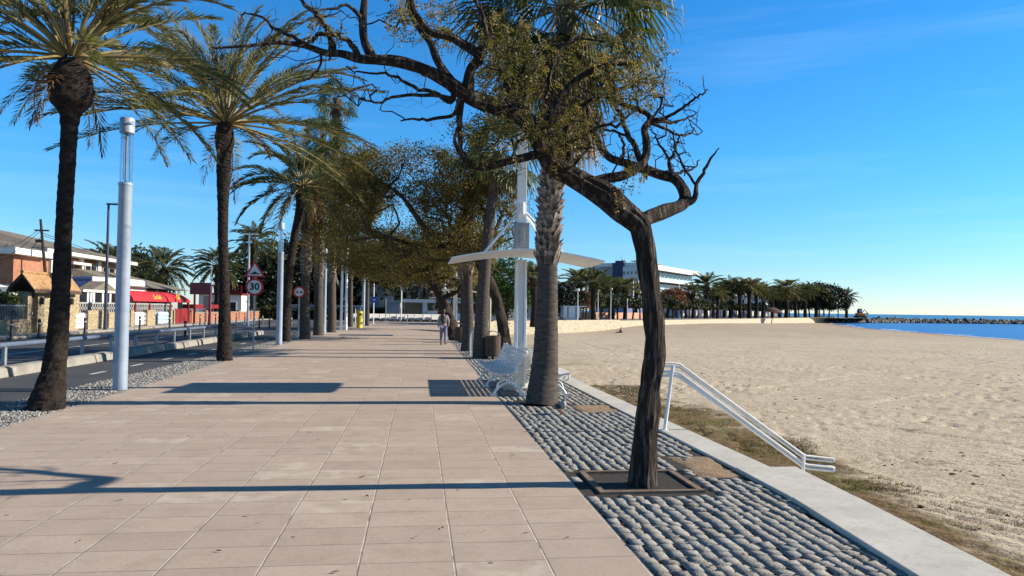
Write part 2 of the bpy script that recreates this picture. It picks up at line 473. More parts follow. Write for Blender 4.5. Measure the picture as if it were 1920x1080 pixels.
# specks and gum spots
base = t.mix(t.math('MULTIPLY', t.math('LESS_THAN', t.voro(v, 2.3), .045), .8), base, (.10, .08, .07))
base = t.mix(t.math('MULTIPLY', t.ramp(t.noise(t.mapping(v, (1, 2.5, 1)), 14, 3, .8), .66, .72), .6), base, (.13, .10, .08))
base = t.mix(t.math('MULTIPLY', t.math('LESS_THAN', t.voro(t.mapping(v, (1, 1, 1), (0, 0, .7)), 6.5), .045), .55), base, (.13, .10, .085))
jn = t.noise(v, 7, 3)
scr = t.ramp(t.noise(t.mapping(v, (1.5, 14, 1)), 2.0, 4, .7), .62, .7)   # short dark dashes along the cross joints
lj = t.math('LESS_THAN', dx, t.math('ADD', .0005, t.math('MULTIPLY', jn, .009)))
lje = t.math('LESS_THAN', dx, t.math('ADD', .006, t.math('MULTIPLY', t.noise(v, 3, 3), .010)))
cj = t.math('LESS_THAN', dy, t.math('ADD', .0006, t.math('MULTIPLY', jn, .0052)))
col = t.mix(t.math('MULTIPLY', cj, .85), base, (.085, .065, .05))
col = t.mix(t.math('MULTIPLY', t.math('MULTIPLY', t.math('LESS_THAN', dy, .02), scr), .6), col, (.14, .10, .08))
col = t.mix(t.math('MULTIPLY', lje, .6), col, (.16, .12, .10))
col = t.mix(t.math('MULTIPLY', lj, t.ramp(t.noise(v, 5, 3), .30, .50)), col, (.55, .48, .38))
hgt = t.math('ADD', t.math('MULTIPLY', t.math('MINIMUM', t.ramp(dx, 0, .012), t.ramp(dy, 0, .006)), 1.), t.math('MULTIPLY', t.noise(v, 130, 3), .35))
hgt = t.math('ADD', hgt, t.math('MULTIPLY', rnd, .5))
PAVE = t.done(t.bsdf(col, .82, 0, t.bump(hgt, .6, .004), .3))
sheet('promenade', [(-5.32, -6), (1.45, -6), (1.47, 12), (1.62, 37), (1.75, 60), (2.4, 90), (-6.3, 90), (-6.05, 60), (-5.72, 28), (-5.36, 10)], 0.0, PAVE)
sheet('bed_of_cobble_strip', [(1.40, -6), (3.3, -6), (3.3, 90), (2.2, 90), (1.70, 60), (1.5, 37), (1.40, 12)], -.014, surf('joint_dirt', (.045, .035, .028), (.02, .016, .014), 20, .95, .8, 60, .01))
sheet('bed_of_gravel_strip', [(-6.6, -6), (-5.2, -6), (-5.25, 10), (-5.6, 28), (-5.95, 60), (-6.2, 90), (-7.2, 90), (-6.75, 30)], -.018,
      surf('grey_grit', (.28, .27, .255), (.12, .115, .11), 28, .95, 1., 60, .02))
sheet('road', [(-18.3, -30), (-6.5, -30), (-6.5, 8), (-6.7, 30), (-7.2, 92), (11.5, 92), (11.5, 106), (-18.7, 106), (-18.5, 45)], -.035, M['asphalt'])
sheet('far_pavement', [(-60, -30), (-18.3, -30), (-18.5, 45), (-18.7, 106), (-60, 106)], .09, surf('pavement_slabs', (.36, .34, .31), (.28, .265, .24), 1.5, .9, .3, 30))
mb = MB(); mb.tube([(-18.38, y, .02) for y in (-30, 45, 106)], .09, 4)
tag(mb.build('far_kerb', M['kerb']), kind='structure')
# markings
for i in range(22):
    y = 4.1+2.52*i
    tag(link('bike_lane_dash', mesh_from('dash', [(-7.72, y-.42, -.030), (-7.6, y-.42, -.030), (-7.6, y+.42, -.030), (-7.72, y+.42, -.030)], [(0, 1, 2, 3)]), M['paintline']), kind='structure')
tag(link('lane_edge_line', mesh_from('line', [(-13.22, 0, -.030), (-13.08, 0, -.030), (-13.08, 84, -.030), (-13.22, 84, -.030)], [(0, 1, 2, 3)]), M['paintline']), kind='structure')
for i in range(4):
    y = 88+3*i
    tag(link('zebra_stripe', mesh_from('zebra', [(-12, y, -.030), (-3, y, -.030), (-3, y+.6, -.030), (-12, y+.6, -.030)], [(0, 1, 2, 3)]), M['paintline']), kind='structure')

rng = np.random.default_rng(7)
# ---- near granite cobbles, each stone its own bump of mesh inside one paving sheet
PITS = [(1.60, 2.62, 6.50, 7.45)]
DIRT = [(2.72, 3.3, 7.05, 8.25), (2.55, 3.3, 11.7, 12.75), (1.75, 2.5, 12.5, 13.4)]
gx, gy = np.meshgrid(np.linspace(-1, 1, 5), np.linspace(-1, 1, 5))
gx = gx.ravel(); gy = gy.ravel()
qf = np.array([(r*5+c, r*5+c+1, (r+1)*5+c+1, (r+1)*5+c) for r in range(4) for c in range(4)])
Vs = []; Fs = []; nb = 0
x = 1.468; col_i = 0
while x < 3.22:
    w = .100+.022*rng.random(); y = 2.2+.1*rng.random()
    while y < 34:
        ln = .105+.045*rng.random()
        if y > 14: ln *= 1.15
        cy = y+ln/2
        drift = (cy-12)*.005*(cy > 12)*(3.24-x)/1.8
        cx = x+w/2+.010*math.sin(cy*1.3+col_i*.8)+.010*rng.standard_normal()+drift
        skip = cx+w/2 > 3.29 or any(a-.07 < cx < b+.07 and c-.07 < cy < d+.07 for a, b, c, d in PITS) or \
               any(a < cx < b and c < cy < d and vnoise(cx*3, cy*3, 5) > .22 for a, b, c, d in DIRT) or \
               (cx > 3.08+.10*vnoise(1, cy*1.7, 9) + (cy-4.4)*.03*(cy < 7.4) and cy < 8.5)
        if not skip:
            hx, hy = w/2*(1.05-.12*rng.random())-.003, ln/2-.008-.006*rng.random()
            e = np.maximum(np.abs(gx), np.abs(gy))
            z = .007*rng.random()-.004 + .0012*rng.standard_normal(25) - .024*(e > .9) - .0012*((e > .45) & (e < .9))
            a = .07*rng.standard_normal()
            mp_ = lambda q_: np.sign(q_)*np.interp(np.abs(q_), [0, .5, 1], [0, .95, 1.0])
            ux = mp_(gx)*hx; uy = mp_(gy)*hy
            kx, ky = .11*rng.standard_normal(2)
            ux = ux*(1-.05*(e > .9)*gy*gy)*(1+kx*gy) + .0018*rng.standard_normal(25)
            uy = uy*(1-.05*(e > .9)*gx*gx)*(1+ky*gx) + .0018*rng.standard_normal(25)
            uy = uy - ux*.12
            z = z + ux*.04*rng.standard_normal() + uy*.04*rng.standard_normal()
            Vs.append(np.c_[cx+ux*math.cos(a)-uy*math.sin(a), cy+uy*math.cos(a)+ux*math.sin(a), z])
            Fs.append(qf+nb); nb += 25
        y += ln
    x += w; col_i += 1
t = NT('granite_setts')
gi = t.n('ShaderNodeNewGeometry').outputs['Random Per Island']
v = t.obj()
c = t.mix(gi, (.15, .138, .12), (.29, .27, .24))
c = t.mix(t.ramp(t.noise(v, 2.5, 4), .42, .62), c, (.20, .195, .185))
c = t.mix(t.math('MULTIPLY', t.ramp(t.noise(v, 85, 3, .7), .52, .62), .8), c, (.46, .45, .43))
c = t.mix(t.math('MULTIPLY', t.ramp(t.noise(v, 75, 3, .7), .55, .68), .8), c, (.05, .05, .055))
o = link('cobble_strip', mesh_np('cobbles', np.concatenate(Vs), np.concatenate(Fs)), t.done(t.bsdf(c, .9, 0, t.bump(t.noise(v, 70, 5, .7), .6, .008), .15)))
tag(o, kind='structure')
# farther cobbles read as one texture
t = NT('granite_setts_far')
v = t.obj()
d = t.voro(v, 8.2, 'DISTANCE_TO_EDGE')
c = t.mix(t.ramp(t.noise(v, 30, 4), .35, .65), (.32, .32, .31), (.17, .172, .18))
c = t.mix(t.ramp(d, .02, .12), (.03, .028, .026), c)
sheet('far_cobble_strip', [(1.6, 34), (3.3, 34), (3.3, 90), (2.3, 90), (1.77, 60)], -.008, t.done(t.bsdf(c, .85, 0, t.bump(t.ramp(d, 0, .15), .8, .015))))
# pebbles in the left strip
def pebbles(n, fx, z0, s0, s1):
    oc = np.array([(1, 0, 0), (0, 1, 0), (-1, 0, 0), (0, -1, 0), (0, 0, 1), (0, 0, -1)], float)
    of = np.array([(0, 1, 4), (1, 2, 4), (2, 3, 4), (3, 0, 4), (1, 0, 5), (2, 1, 5), (3, 2, 5), (0, 3, 5)])
    P = fx(n)
    s = (s0+(s1-s0)*rng.random(n)**2)[:, None, None]*np.array([1., 1., .6])*(1+.3*rng.standard_normal((n, 1, 3)))
    V = oc[None]*s*(1+.25*rng.standard_normal((n, 6, 1)))
    a = rng.random(n)*6.28
    Vr = V.copy(); Vr[..., 0] = V[..., 0]*np.cos(a)[:, None]-V[..., 1]*np.sin(a)[:, None]; Vr[..., 1] = V[..., 0]*np.sin(a)[:, None]+V[..., 1]*np.cos(a)[:, None]
    Vr += np.c_[P, np.full(n, z0)][:, None, :]
    return Vr.reshape(-1, 3), (of[None]+6*np.arange(n)[:, None, None]).reshape(-1, 3)
def fgl(n):
    y = 7+48*rng.random(n)**1.7
    a = -5.22-(y-7)*.019; b = -6.62-(y-7)*.006
    return np.c_[a+(b-a)*rng.random(n), y]
Vp, Fp = pebbles(42000, fgl, -.008, .009, .027)
t = NT('pale_pebbles')
gi = t.n('ShaderNodeNewGeometry').outputs['Random Per Island']
o = link('gravel', mesh_np('gravel', Vp, Fp), t.done(t.bsdf(t.mix(gi, (.08, .078, .075), (.40, .385, .36)), .85)))
tag(o, 'pale grey gravel in the strip between promenade and road', kind='stuff')
# earth patches in the cobbles
for k, (a, b, c_, d) in enumerate(DIRT[:2]):
    nx, ny = 26, 26
    X, Y = np.meshgrid(np.linspace(a-.1, b+.02, nx), np.linspace(c_-.1, d+.1, ny))
    e = np.minimum(np.minimum((X-a+.1), (b+.02-X)*3), np.minimum(Y-c_+.1, d+.1-Y))
    Z = -.045+.05*np.clip(e/.25, 0, 1)*(0.6+.4*vnoise(X*4, Y*4, 3)) + .012*fbm(X*25, Y*25, 3, 4)
    Fq = [(j*nx+i, j*nx+i+1, (j+1)*nx+i+1, (j+1)*nx+i) for j in range(ny-1) for i in range(nx-1)]
    o = link('earth_patch', mesh_np('earth', np.c_[X.ravel(), Y.ravel(), Z.ravel()], np.array(Fq)), M['dirt'], smooth=True)
    tag(o, kind='structure')

# ---- promenade edge wall
mb = MB()
mb.prism([(3.27, 7.42), (3.68, 7.42), (3.70, 86), (3.33, 86)], 1.95, 'z', -1.95+.015)
w = mb.build('sea_wall', M['conc'], bevel=.012)
tag(w, 'long grey concrete wall coping beside the cobbles behind the stair landing', 'wall')
mb = MB(); mb.prism([(3.02, 4.0), (3.62, 4.0), (3.83, 6.17), (3.23, 6.17)], 1.95, 'z', -1.95+.03)
tag(mb.build('wall_coping', M['conc'], bevel=.012), 'wide pale concrete slab nearest the camera at the bottom right', 'wall slab', 'wide concrete slabs of the stair landing')
mb = MB(); mb.prism([(3.232, 6.185), (3.832, 6.185), (3.93, 7.40), (3.262, 7.40)], 1.95, 'z', -1.95+.026)
tag(mb.build('wall_coping', M['conc'], bevel=.012), 'wide pale concrete slab ending square beside the white handrail foot', 'wall slab', 'wide concrete slabs of the stair landing')
mb = MB(); mb.prism([(2.84, 2.2), (3.44, 2.2), (3.605, 3.985), (3.005, 3.985)], 1.95, 'z', -1.95+.03)
mb.build('sea_wall_end', M['conc'], w)
# steps down to the sand (hidden behind the coping from the photo's side)
mb = MB()
for i in range(7):
    mb.box(3.705+.27*i, 3.975+.27*i, 8.2, 10.0, -2.1, -.17-.17*i)
tag(mb.build('beach_steps', M['conc'], bevel=.01), 'concrete steps going down from the wall to the sand', 'steps')
# far stone sea wall
mb = MB()
for (x0, y0), (x1, y1) in zip(WALL[1:-1], WALL[2:]):
    d = np.array([x1-x0, y1-y0]); n_ = np.array([d[1], -d[0]])/np.linalg.norm(d)*.35
    top = .25 if y0 < 100 else .1
    mb.add([(x0, y0, -2.3), (x1, y1, -2.3), (x1, y1, top), (x0, y0, top), (x0+n_[0], y0+n_[1], -2.3), (x1+n_[0], y1+n_[1], -2.3), (x1+n_[0]*.6, y1+n_[1]*.6, top), (x0+n_[0]*.6, y0+n_[1]*.6, top)],
           [(0, 3, 2, 1), (4, 5, 6, 7), (3, 7, 6, 2), (0, 4, 7, 3), (1, 2, 6, 5)])
tag(mb.build('stone_sea_wall', M['seastone']), 'pale stone retaining wall across the far end of the beach', 'wall')

# ---- sand
SH = np.array([(60, 86.), (88.5, 100.), (92.7, 118.), (99.8, 137.), (102.5, 152.), (118.6, 192.), (145.6, 249.), (173, 309.), (200, 380)])
def shore_x(y): return np.where(y < 86, 88.5+(86-y)*.12, np.interp(y, np.r_[86, SH[1:, 1]], np.r_[86.5, SH[1:, 0]]))
nr, nth = 620, 520
rr = 4.*np.exp(np.linspace(0, math.log(420/4.), nr))
th = np.linspace(R(0.3), R(80), nth)
RR, TH = np.meshgrid(rr, th, indexing='ij')
X = RR*np.sin(TH); Y = RR*np.cos(TH)
base = -1.25 - np.clip((Y-10)/80, 0, 1)*.27
dS = shore_x(Y)-X
base = base + .95*np.clip((Y-99)/24, 0, 1)**1.3*np.clip((X-20)/12, 0, 1)
Z = base.copy()
slope = -1.95 + np.clip(dS, -60, 40)*.030
Z = np.minimum(Z, slope)
near = np.clip(1.3-RR/90, 0, 1)
Z += (.12*fbm(X*.22, Y*.22, 3, 1) + .05*fbm(X*.9, Y*.9, 3, 2))*np.clip((dS-4)/10, .1, 1)
rough = np.clip(fbm(X*.25, Y*.25, 3, 12)*3+.7, .25, 1.2)
Z += near*rough*(.08*fbm(X*3.2, Y*3.2, 3, 3))
rk = X*.93+Y*.37+.6*fbm(X*.1, Y*.1, 2, 91)
Z += near*.016*np.sin(rk*2*PI/.42)*np.clip(fbm(X*.12, Y*.12, 2, 92)*5+.4, 0, 1)
# footprints
fp = vnoise(X*4.2+.5*fbm(X, Y, 2, 8), Y*4.2, 21)
Z -= near*rough*.06*np.clip((fp-.64)/.14, 0, 1)
# wheel tracks
def track(P, wdt=.13, dep=.05):
    global Z
    P = catmull([(p[0], p[1], 0) for p in P], 10)[:, :2]
    d = np.full(X.shape, 1e9)
    for a, b in zip(P[:-1], P[1:]):
        ab = b-a; tt = np.clip(((X-a[0])*ab[0]+(Y-a[1])*ab[1])/(ab@ab), 0, 1)
        d = np.minimum(d, np.hypot(X-a[0]-tt*ab[0], Y-a[1]-tt*ab[1]))
    Z = Z - dep*np.exp(-(d/wdt)**2)
for pix in ([(1090, 641), (1130, 653), (1200, 662), (1320, 668)], [(1120, 641), (1180, 655), (1260, 664), (1380, 667)],
            [(1560, 640), (1640, 645), (1760, 662), (1920, 690)], [(1600, 700), (1720, 708), (1920, 722)], [(1620, 760), (1760, 742), (1920, 735)],
            [(1780, 655), (1850, 650), (1920, 652)], [(1290, 640), (1420, 645), (1560, 648)], [(1330, 740), (1500, 720), (1700, 690)],
            [(1620, 800), (1740, 818), (1880, 838)]):
    track([G(a, b, -1.35) for a, b in pix])
GRASS_W = lambda y: 7.9+.5*np.sin(y*.45)+1.3*(vnoise(y*.35, 0*y, 33)-.5)
idx = np.arange(nr*nth).reshape(nr, nth)
Fq = np.stack([idx[:-1, :-1], idx[1:, :-1], idx[1:, 1:], idx[:-1, 1:]], -1).reshape(-1, 4)
cenx = X.ravel()[Fq].mean(1)
keep = (cenx > 3.5) & (dS.ravel()[Fq].max(1) > -58)
Fq = Fq[keep]
t = NT('sand')
v = t.obj(); sp = t.n('ShaderNodeSeparateXYZ'); t.l(v, sp.inputs[0])
c = t.mix(t.ramp(t.noise(v, .35, 5, .6), .35, .65), (.545, .458, .342), (.475, .395, .29))
c = t.mix(t.math('MULTIPLY', t.ramp(t.noise(v, 6, 5, .75), .50, .66), .55), c, (.35, .265, .18))
c = t.mix(t.math('MULTIPLY', t.ramp(t.noise(t.mapping(v, (.6, 1.5, 1)), 16, 3, .7), .575, .64), .75), c, (.15, .115, .08))
c = t.mix(t.math('MULTIPLY', t.ramp(t.noise(t.mapping(v, (.22, 1.3, 1)), 2.6, 6, .78), .57, .64), .7), c, (.22, .175, .125))
c = t.mix(t.math('MULTIPLY', t.ramp(t.noise(t.mapping(v, (.35, 1.6, 1)), 1.0, 5, .75), .60, .72), .6), c, (.27, .20, .14))
# browner damp sand toward the water
dvx = t.math('SUBTRACT', sp.outputs[0], t.math('MULTIPLY', sp.outputs[1], .46))
wet = t.ramp(sp.outputs[2], -1.74, -1.88)
c = t.mix(t.math('MULTIPLY', wet, .75), c, (.20, .15, .11))
farb = t.ramp(t.math('ADD', sp.outputs[1], t.math('MULTIPLY', t.noise(v, .08, 3), 60)), 105, 150)
c = t.mix(t.math('MULTIPLY', farb, .5), c, (.30, .22, .155))
# grass strip along the wall: dry brown with a little green
gn = t.math('ADD', t.math('MULTIPLY', t.noise(v, .9, 5, .7), 4.2), t.math('MULTIPLY', t.noise(v, .16, 2), 5.))
gl = t.math('SUBTRACT', sp.outputs[0], gn)
gm = t.math('MULTIPLY', t.math('SUBTRACT', 1., t.ramp(gl, 2.9, 3.9)), t.math('SUBTRACT', 1., t.ramp(t.math('ADD', sp.outputs[1], t.math('MULTIPLY', t.noise(v, .7, 4), 8)), 26, 33)))
gc = t.mix(t.ramp(t.noise(v, 8, 4, .7), .4, .62), (.115, .07, .03), (.21, .145, .07))
gc = t.mix(t.math('MULTIPLY', t.ramp(t.noise(v, 1.4, 4, .6), .48, .62), .7), gc, (.12, .125, .035))
c = t.mix(t.math('MULTIPLY', gm, t.ramp(t.noise(v, 13, 4, .8), .26, .40)), c, gc)
# olive patches before the far wall
g2 = t.math('MULTIPLY', t.ramp(t.noise(v, .25, 4, .6), .5, .6), t.math('MULTIPLY', t.ramp(sp.outputs[1], 30, 40), t.math('SUBTRACT', 1., t.ramp(t.math('SUBTRACT', sp.outputs[0], t.math('MULTIPLY', sp.outputs[1], .10)), 3, 7))))
c = t.mix(t.math('MULTIPLY', g2, .75), c, (.20, .17, .07))
hb = t.math('ADD', t.noise(v, 14, 4, .7), t.math('MULTIPLY', t.noise(v, 3.1, 3, .6), 1.2))
SAND = t.done(t.bsdf(c, .95, 0, t.bump(hb, .8, .05), .15))
o = link('beach_sand', mesh_np('sand', np.c_[X.ravel(), Y.ravel(), Z.ravel()], Fq), SAND, smooth=True)
tag(o, kind='structure')
# short dry grass blades in the strip
n = 60000
gy_ = 6.5+22*rng.random(n)**1.4
gx_ = 3.8+(4.3+1.2*(vnoise(gy_*.5, gy_*0, 3)-.3))*rng.random(n)
gz = -1.30
kp = (fbm(gx_*1.2, gy_*1.2, 3, 55) > -.16) & ~((gy_ > 8.) & (gy_ < 10.2) & (gx_ < 5.7))
gx_, gy_ = gx_[kp], gy_[kp]; n = len(gx_)
a = rng.random(n)*6.28; h = .0+.022*rng.random(n); w = .006+.008*rng.random(n)
lean = rng.standard_normal((n, 2))*.045
P0 = np.c_[gx_-np.cos(a)*w, gy_-np.sin(a)*w, np.full(n, gz)]; P1 = np.c_[gx_+np.cos(a)*w, gy_+np.sin(a)*w, np.full(n, gz)]
P2 = np.c_[gx_+lean[:, 0]+np.cos(a)*w*.3, gy_+lean[:, 1]+np.sin(a)*w*.3, gz+.04+h]; P3 = np.c_[gx_+lean[:, 0], gy_+lean[:, 1], gz+.04+h]
M['grass'] = leafmat('dry_grass', [(.09, .10, .028), (.14, .09, .038), (.22, .15, .07), (.15, .11, .045)], .8, .3)
tag(quads('dry_grass', np.stack([P0, P1, P2, P3], 1), M['grass']), 'brown and green grass at the foot of the wall', kind='stuff')
# dark seaweed scraps on the sand
n = 3200
r_ = 9*np.exp(rng.random(n)*math.log(9)); th_ = R(14)+R(42)*rng.random(n)
sx, sy = r_*np.sin(th_), r_*np.cos(th_)
ok = (sx > 7.5) & (fbm(sx*.3, sy*.5, 3, 77) > .03); sx, sy = sx[ok], sy[ok]; n = len(sx)
iz = lambda x, y: Z[np.clip(np.searchsorted(rr, np.hypot(x, y)), 0, nr-1), np.clip(np.searchsorted(th, np.arctan2(x, y)), 0, nth-1)]
Vp, Fp = pebbles(n, lambda n_: np.c_[sx, sy], 0, .012, .07)
Vp[:, 2] = Vp[:, 2]*.5+np.repeat(iz(sx, sy), 6)
tag(link('seaweed_scraps', mesh_np('weed', Vp, Fp), M['soil']), 'dark dry scraps scattered over the sand', kind='stuff')

# ---- sea
t = NT('sea_water')
v = t.obj()
n1 = t.noise(t.mapping(v, (.5, 1.6, 1), (0, 0, R(-30))), .6, 4, .6)
n2 = t.noise(t.mapping(v, (.02, .08, 1), (0, 0, R(-30))), .6, 3, .6)
c = t.mix(t.ramp(n2, .4, .62), (.014, .11, .33), (.024, .15, .41))
sp = t.n('ShaderNodeSeparateXYZ'); t.l(v, sp.inputs[0])
dd = t.n('ShaderNodeVectorMath', operation='LENGTH'); t.l(v, dd.inputs[0])
c = t.mix(t.ramp(dd.outputs['Value'], 330, 900), c, (.016, .125, .26))
b = t.bsdf(c, .35, 0, t.bump(t.math('ADD', n1, t.math('MULTIPLY', t.noise(v, 4, 3), .3)), .5, .12), .35)
me = mesh_from('sea', [(30, -400, -1.95), (40000, -400, -1.95), (40000, 42000, -1.95), (-6000, 42000, -1.95), (-6000, 1400, -1.95), (30, 1000, -1.95)], [(0, 1, 2, 3, 4, 5)])
tag(link('sea', me, t.done(b)), kind='structure')
# foam along the waterline
Q = []
ys = np.linspace(90, 260, 340)
for k in range(2):
    xs = shore_x(ys) + .4 + k*2.6 + .9*fbm(ys*.2, ys*0, 3, 60+k) - .2
    wd = (.22+.35*vnoise(ys*.4, ys*0, 70+k))*(vnoise(ys*.12, ys*0, 80+k) > (.25 if k == 0 else .6))
    for i in range(len(ys)-1):
        if wd[i] > 0:
            Q.append([(xs[i], ys[i], -1.93), (xs[i]+wd[i]*2, ys[i], -1.93), (xs[i+1]+wd[i+1]*2, ys[i+1], -1.93), (xs[i+1], ys[i+1], -1.93)])
tag(quads('foam', Q, surf('foam', (.75, .78, .8), (.6, .66, .72), 3, .8, .2)), 'thin white foam along the waterline', kind='stuff')

# a few fallen leaves on the paving
n = 260
lx = np.r_[-5+6.3*rng.random(n//2), 1.6+1.5*rng.random(n-n//2)]; ly = 4+22*rng.random(n)**1.3
a = rng.random(n)*6.28; l = .012+.022*rng.random(n); w = l*.35
d_ = np.c_[np.cos(a), np.sin(a), .1*rng.standard_normal(n)]; e_ = np.c_[-np.sin(a), np.cos(a), .15*rng.standard_normal(n)]
C = np.c_[lx, ly, np.full(n, .012)]
tag(quads('fallen_leaves', np.stack([C-d_*l[:, None], C+e_*w[:, None], C+d_*l[:, None], C-e_*w[:, None]], 1), leafmat('fallen_leaf', [(.10, .06, .03), (.20, .13, .06), (.06, .04, .03)])), 'small dry leaves scattered on the paving and cobbles', kind='stuff')
# ================================================================ PALMS
def unit(v): return v/(np.linalg.norm(v, axis=-1, keepdims=True)+1e-9)
def phoenix_fronds(rng, nf, L, nl=44, K=14, wl=.020, ll=.42, e_hi=86, e_lo=-24, droop=62, base_r=.16, s0=.26, rach=None, az_bias=None):
    """returns leaflet quads and (in rach) midrib tubes"""
    Q = []
    for i in range(nf):
        f = (i+.5)/nf
        az = i*2.39996+.25*rng.standard_normal()
        e0 = R(e_hi + (e_lo-e_hi)*f**1.05 + 7*rng.standard_normal())
        Lf = L*(.78+.3*rng.random())*(1-.22*(f < .15))
        kd = R(droop*(.55+.5*rng.random()))*(1.1-.5*f)
        s = np.linspace(0, 1, K)
        e = e0 - kd*s**1.5
        e = np.maximum(e, R(-86))
        azs = az + .25*rng.standard_normal()*s**2
        T = np.c_[np.cos(e)*np.cos(azs), np.cos(e)*np.sin(azs), np.sin(e)]
        P = np.cumsum(np.r_[[[0, 0, 0]], (T[:-1]+T[1:])/2*Lf/(K-1)], axis=0)
        P += np.array([math.cos(az)*base_r*(.4+.6*f), math.sin(az)*base_r*(.4+.6*f), .12*(1-f)])
        if rach is not None: rach.tube(P, np.linspace(.024, .006, K)*(L/2.2)**.5, 4, False)
        sl = np.linspace(s0, 1.0, nl) + .004*rng.standard_normal(nl)
        sl = np.clip(sl, 0, .999)
        Pl = np.stack([np.interp(sl, s, P[:, k]) for k in range(3)], -1)
        Tl = unit(np.stack([np.interp(sl, s, T[:, k]) for k in range(3)], -1))
        side = np.c_[-np.sin(np.interp(sl, s, azs)), np.cos(np.interp(sl, s, azs)), np.zeros(nl)]
        up = np.cross(side, Tl)*-1
        up = np.where((up[:, 2:3] < 0), -up, up)
        tw = R(25)*rng.standard_normal()
        for sg in (-1, 1):
            ln = ll*(.35+.9*np.sin(np.clip(sl*1.05, 0, 1)*PI*.86+.18))*(.85+.3*rng.random(nl))
            ang = R(62)-R(34)*sl + R(6)*rng.standard_normal(nl)
            lift = R(28)+R(14)*rng.standard_normal(nl)
            sdir = side*np.cos(lift+tw*sg)[:, None]*sg + up*np.sin(lift)[:, None]
            D = Tl*np.cos(ang)[:, None] + sdir*np.sin(ang)[:, None]
            D1 = unit(D); D2 = unit(D + np.array([0, 0, -.28])*(.4+.8*rng.random(nl))[:, None])
            W = unit(np.cross(D1, sdir+1e-3))*(wl*(.8+.4*rng.random(nl)))[:, None]
            A = Pl; Bm = A + D1*ln[:, None]*.45; C = Bm + D2*ln[:, None]*.55
            Q.append(np.stack([A, Bm-W, C, Bm+W], 1))
    return np.concatenate(Q)
def trunk_disp(kind, seed):
    def f(a, s, r):
        if kind == 'phoenix':
            k = r*1.0
            return .045*r*np.abs(np.sin(a*7+s*17)*np.sin(a*7-s*17)) + .13*r*(vnoise(a*3, s*16, seed)-.5) + .022*r*np.sin(s*44+6*vnoise(a*2, s*2, seed))
        if kind == 'ring':
            return .02*r*np.sin(s*55+2*vnoise(a*2, s*2, seed)) + .05*r*(vnoise(a*4, s*4, seed)-.5)
        return 0*r
    return f
def phoenix(name, base, P, rad, label, nf=60, nl=44, L=2.3, seed=1, bulge=.34, mat='pfrond', dry=6, group=None, ll=.42, wl=.017, droop=62, e_lo=-24):
    rg = np.random.default_rng(seed)
    org = np.array(base, float)
    o = empty(name, tuple(org), label, 'palm tree', group)
    C = catmull(P, 14)
    s = np.linspace(0, 1, len(C))
    rr_ = np.interp(s, np.linspace(0, 1, len(rad)), rad)
    L0 = np.r_[0, np.cumsum(np.linalg.norm(np.diff(C, axis=0), axis=1))]
    top = L0[-1]-L0
    rr_ = rr_ + bulge*np.exp(-((top-.45)/.34)**4)*.42
    n = max(40, int(L0[-1]/.045)); ss = np.linspace(0, L0[-1], n)
    C = np.stack([np.interp(ss, L0, C[:, k]) for k in range(3)], -1); rr_ = np.interp(ss, L0, rr_)
    mb = MB(); mb.tube(C, rr_, 28, True, trunk_disp('phoenix', seed))
    mb.build('trunk', M['ptrunk'], o, org, False)
    rc = MB()
    Q = phoenix_fronds(rg, nf, L, nl=nl, rach=rc, ll=ll, wl=wl, droop=droop, e_lo=e_lo)
    tp = C[-1]
    cr_ = quads('crown', Q+tp-org, M[mat], o)
    r2 = MB(); r2.v = [(a+tp[0], b+tp[1], c+tp[2]) for a, b, c in rc.v]; r2.f = rc.f
    r2.build('midribs', M['rachis'], cr_, org, False)
    if dry:
        Qd = phoenix_fronds(rg, dry, L*.5, nl=30, e_hi=-5, e_lo=-70, droop=60, ll=ll*.8, wl=wl)
        quads('dry_fronds', Qd+tp-org+np.array([0, 0, -.12]), M['pdry'], o)
    return o
def fan_leaves(rng, nf, pl, br, seg=26, e_hi=80, e_lo=-55, petioles=None, dead=False, base_r=.12, droop=.8):
    Q = []
    for i in range(nf):
        f = (i+.5)/nf
        az = i*2.39996+.3*rng.standard_normal()
        e = R(e_hi+(e_lo-e_hi)*f+8*rng.standard_normal())
        d = np.array([math.cos(e)*math.cos(az), math.cos(e)*math.sin(az), math.sin(e)])
        side = np.array([-math.sin(az), math.cos(az), 0])
        roll = .5*rng.standard_normal()
        nrm = np.cross(d, side); side = side*math.cos(roll)+nrm*math.sin(roll)
        o_ = np.array([math.cos(az), math.sin(az), 0])*base_r
        L = pl*(.75+.4*rng.random())
        hub = o_+d*L+np.array([0, 0, -.06*L])
        if petioles is not None:
            petioles.tube([o_, o_+d*L*.5+np.array([0, 0, .02]), hub], [.02, .014, .01], 4, False)
        b = br*(.8+.35*rng.random())
        t0 = np.linspace(-R(118), R(118), seg)
        for j in range(seg):
            a = t0[j]; a2 = (t0[1]-t0[0])*.5
            D = d*math.cos(a)+side*math.sin(a)
            Dn = side*math.cos(a)-d*math.sin(a)
            ln = b*(.72+.28*math.cos(a*.7))*(.9+.2*rng.random())
            inner = ln*.55
            dz = np.array([0, 0, -1.])
            p1 = hub+D*inner+dz*.06*b*(1+abs(a))
            w = inner*math.sin(a2)*.98
            fold = nrm*.02*b*(1 if j % 2 else -1)
            p2 = p1+unit(D*(1-.45*droop)+dz*(.35+.7*rng.random())*droop)*ln*.5
            p3 = p2+unit(D*.2+dz)*ln*.22*(droop)
            Q.append([hub, p1-Dn*w+fold, p1+fold*2, p1+Dn*w+fold])
            Q.append([p1-Dn*w*.8, p2-Dn*w*.35, p2+Dn*w*.35, p1+Dn*w*.8])
            Q.append([p2-Dn*w*.35, p3-Dn*.004, p3+Dn*.004, p2+Dn*w*.3])
    return np.array(Q)
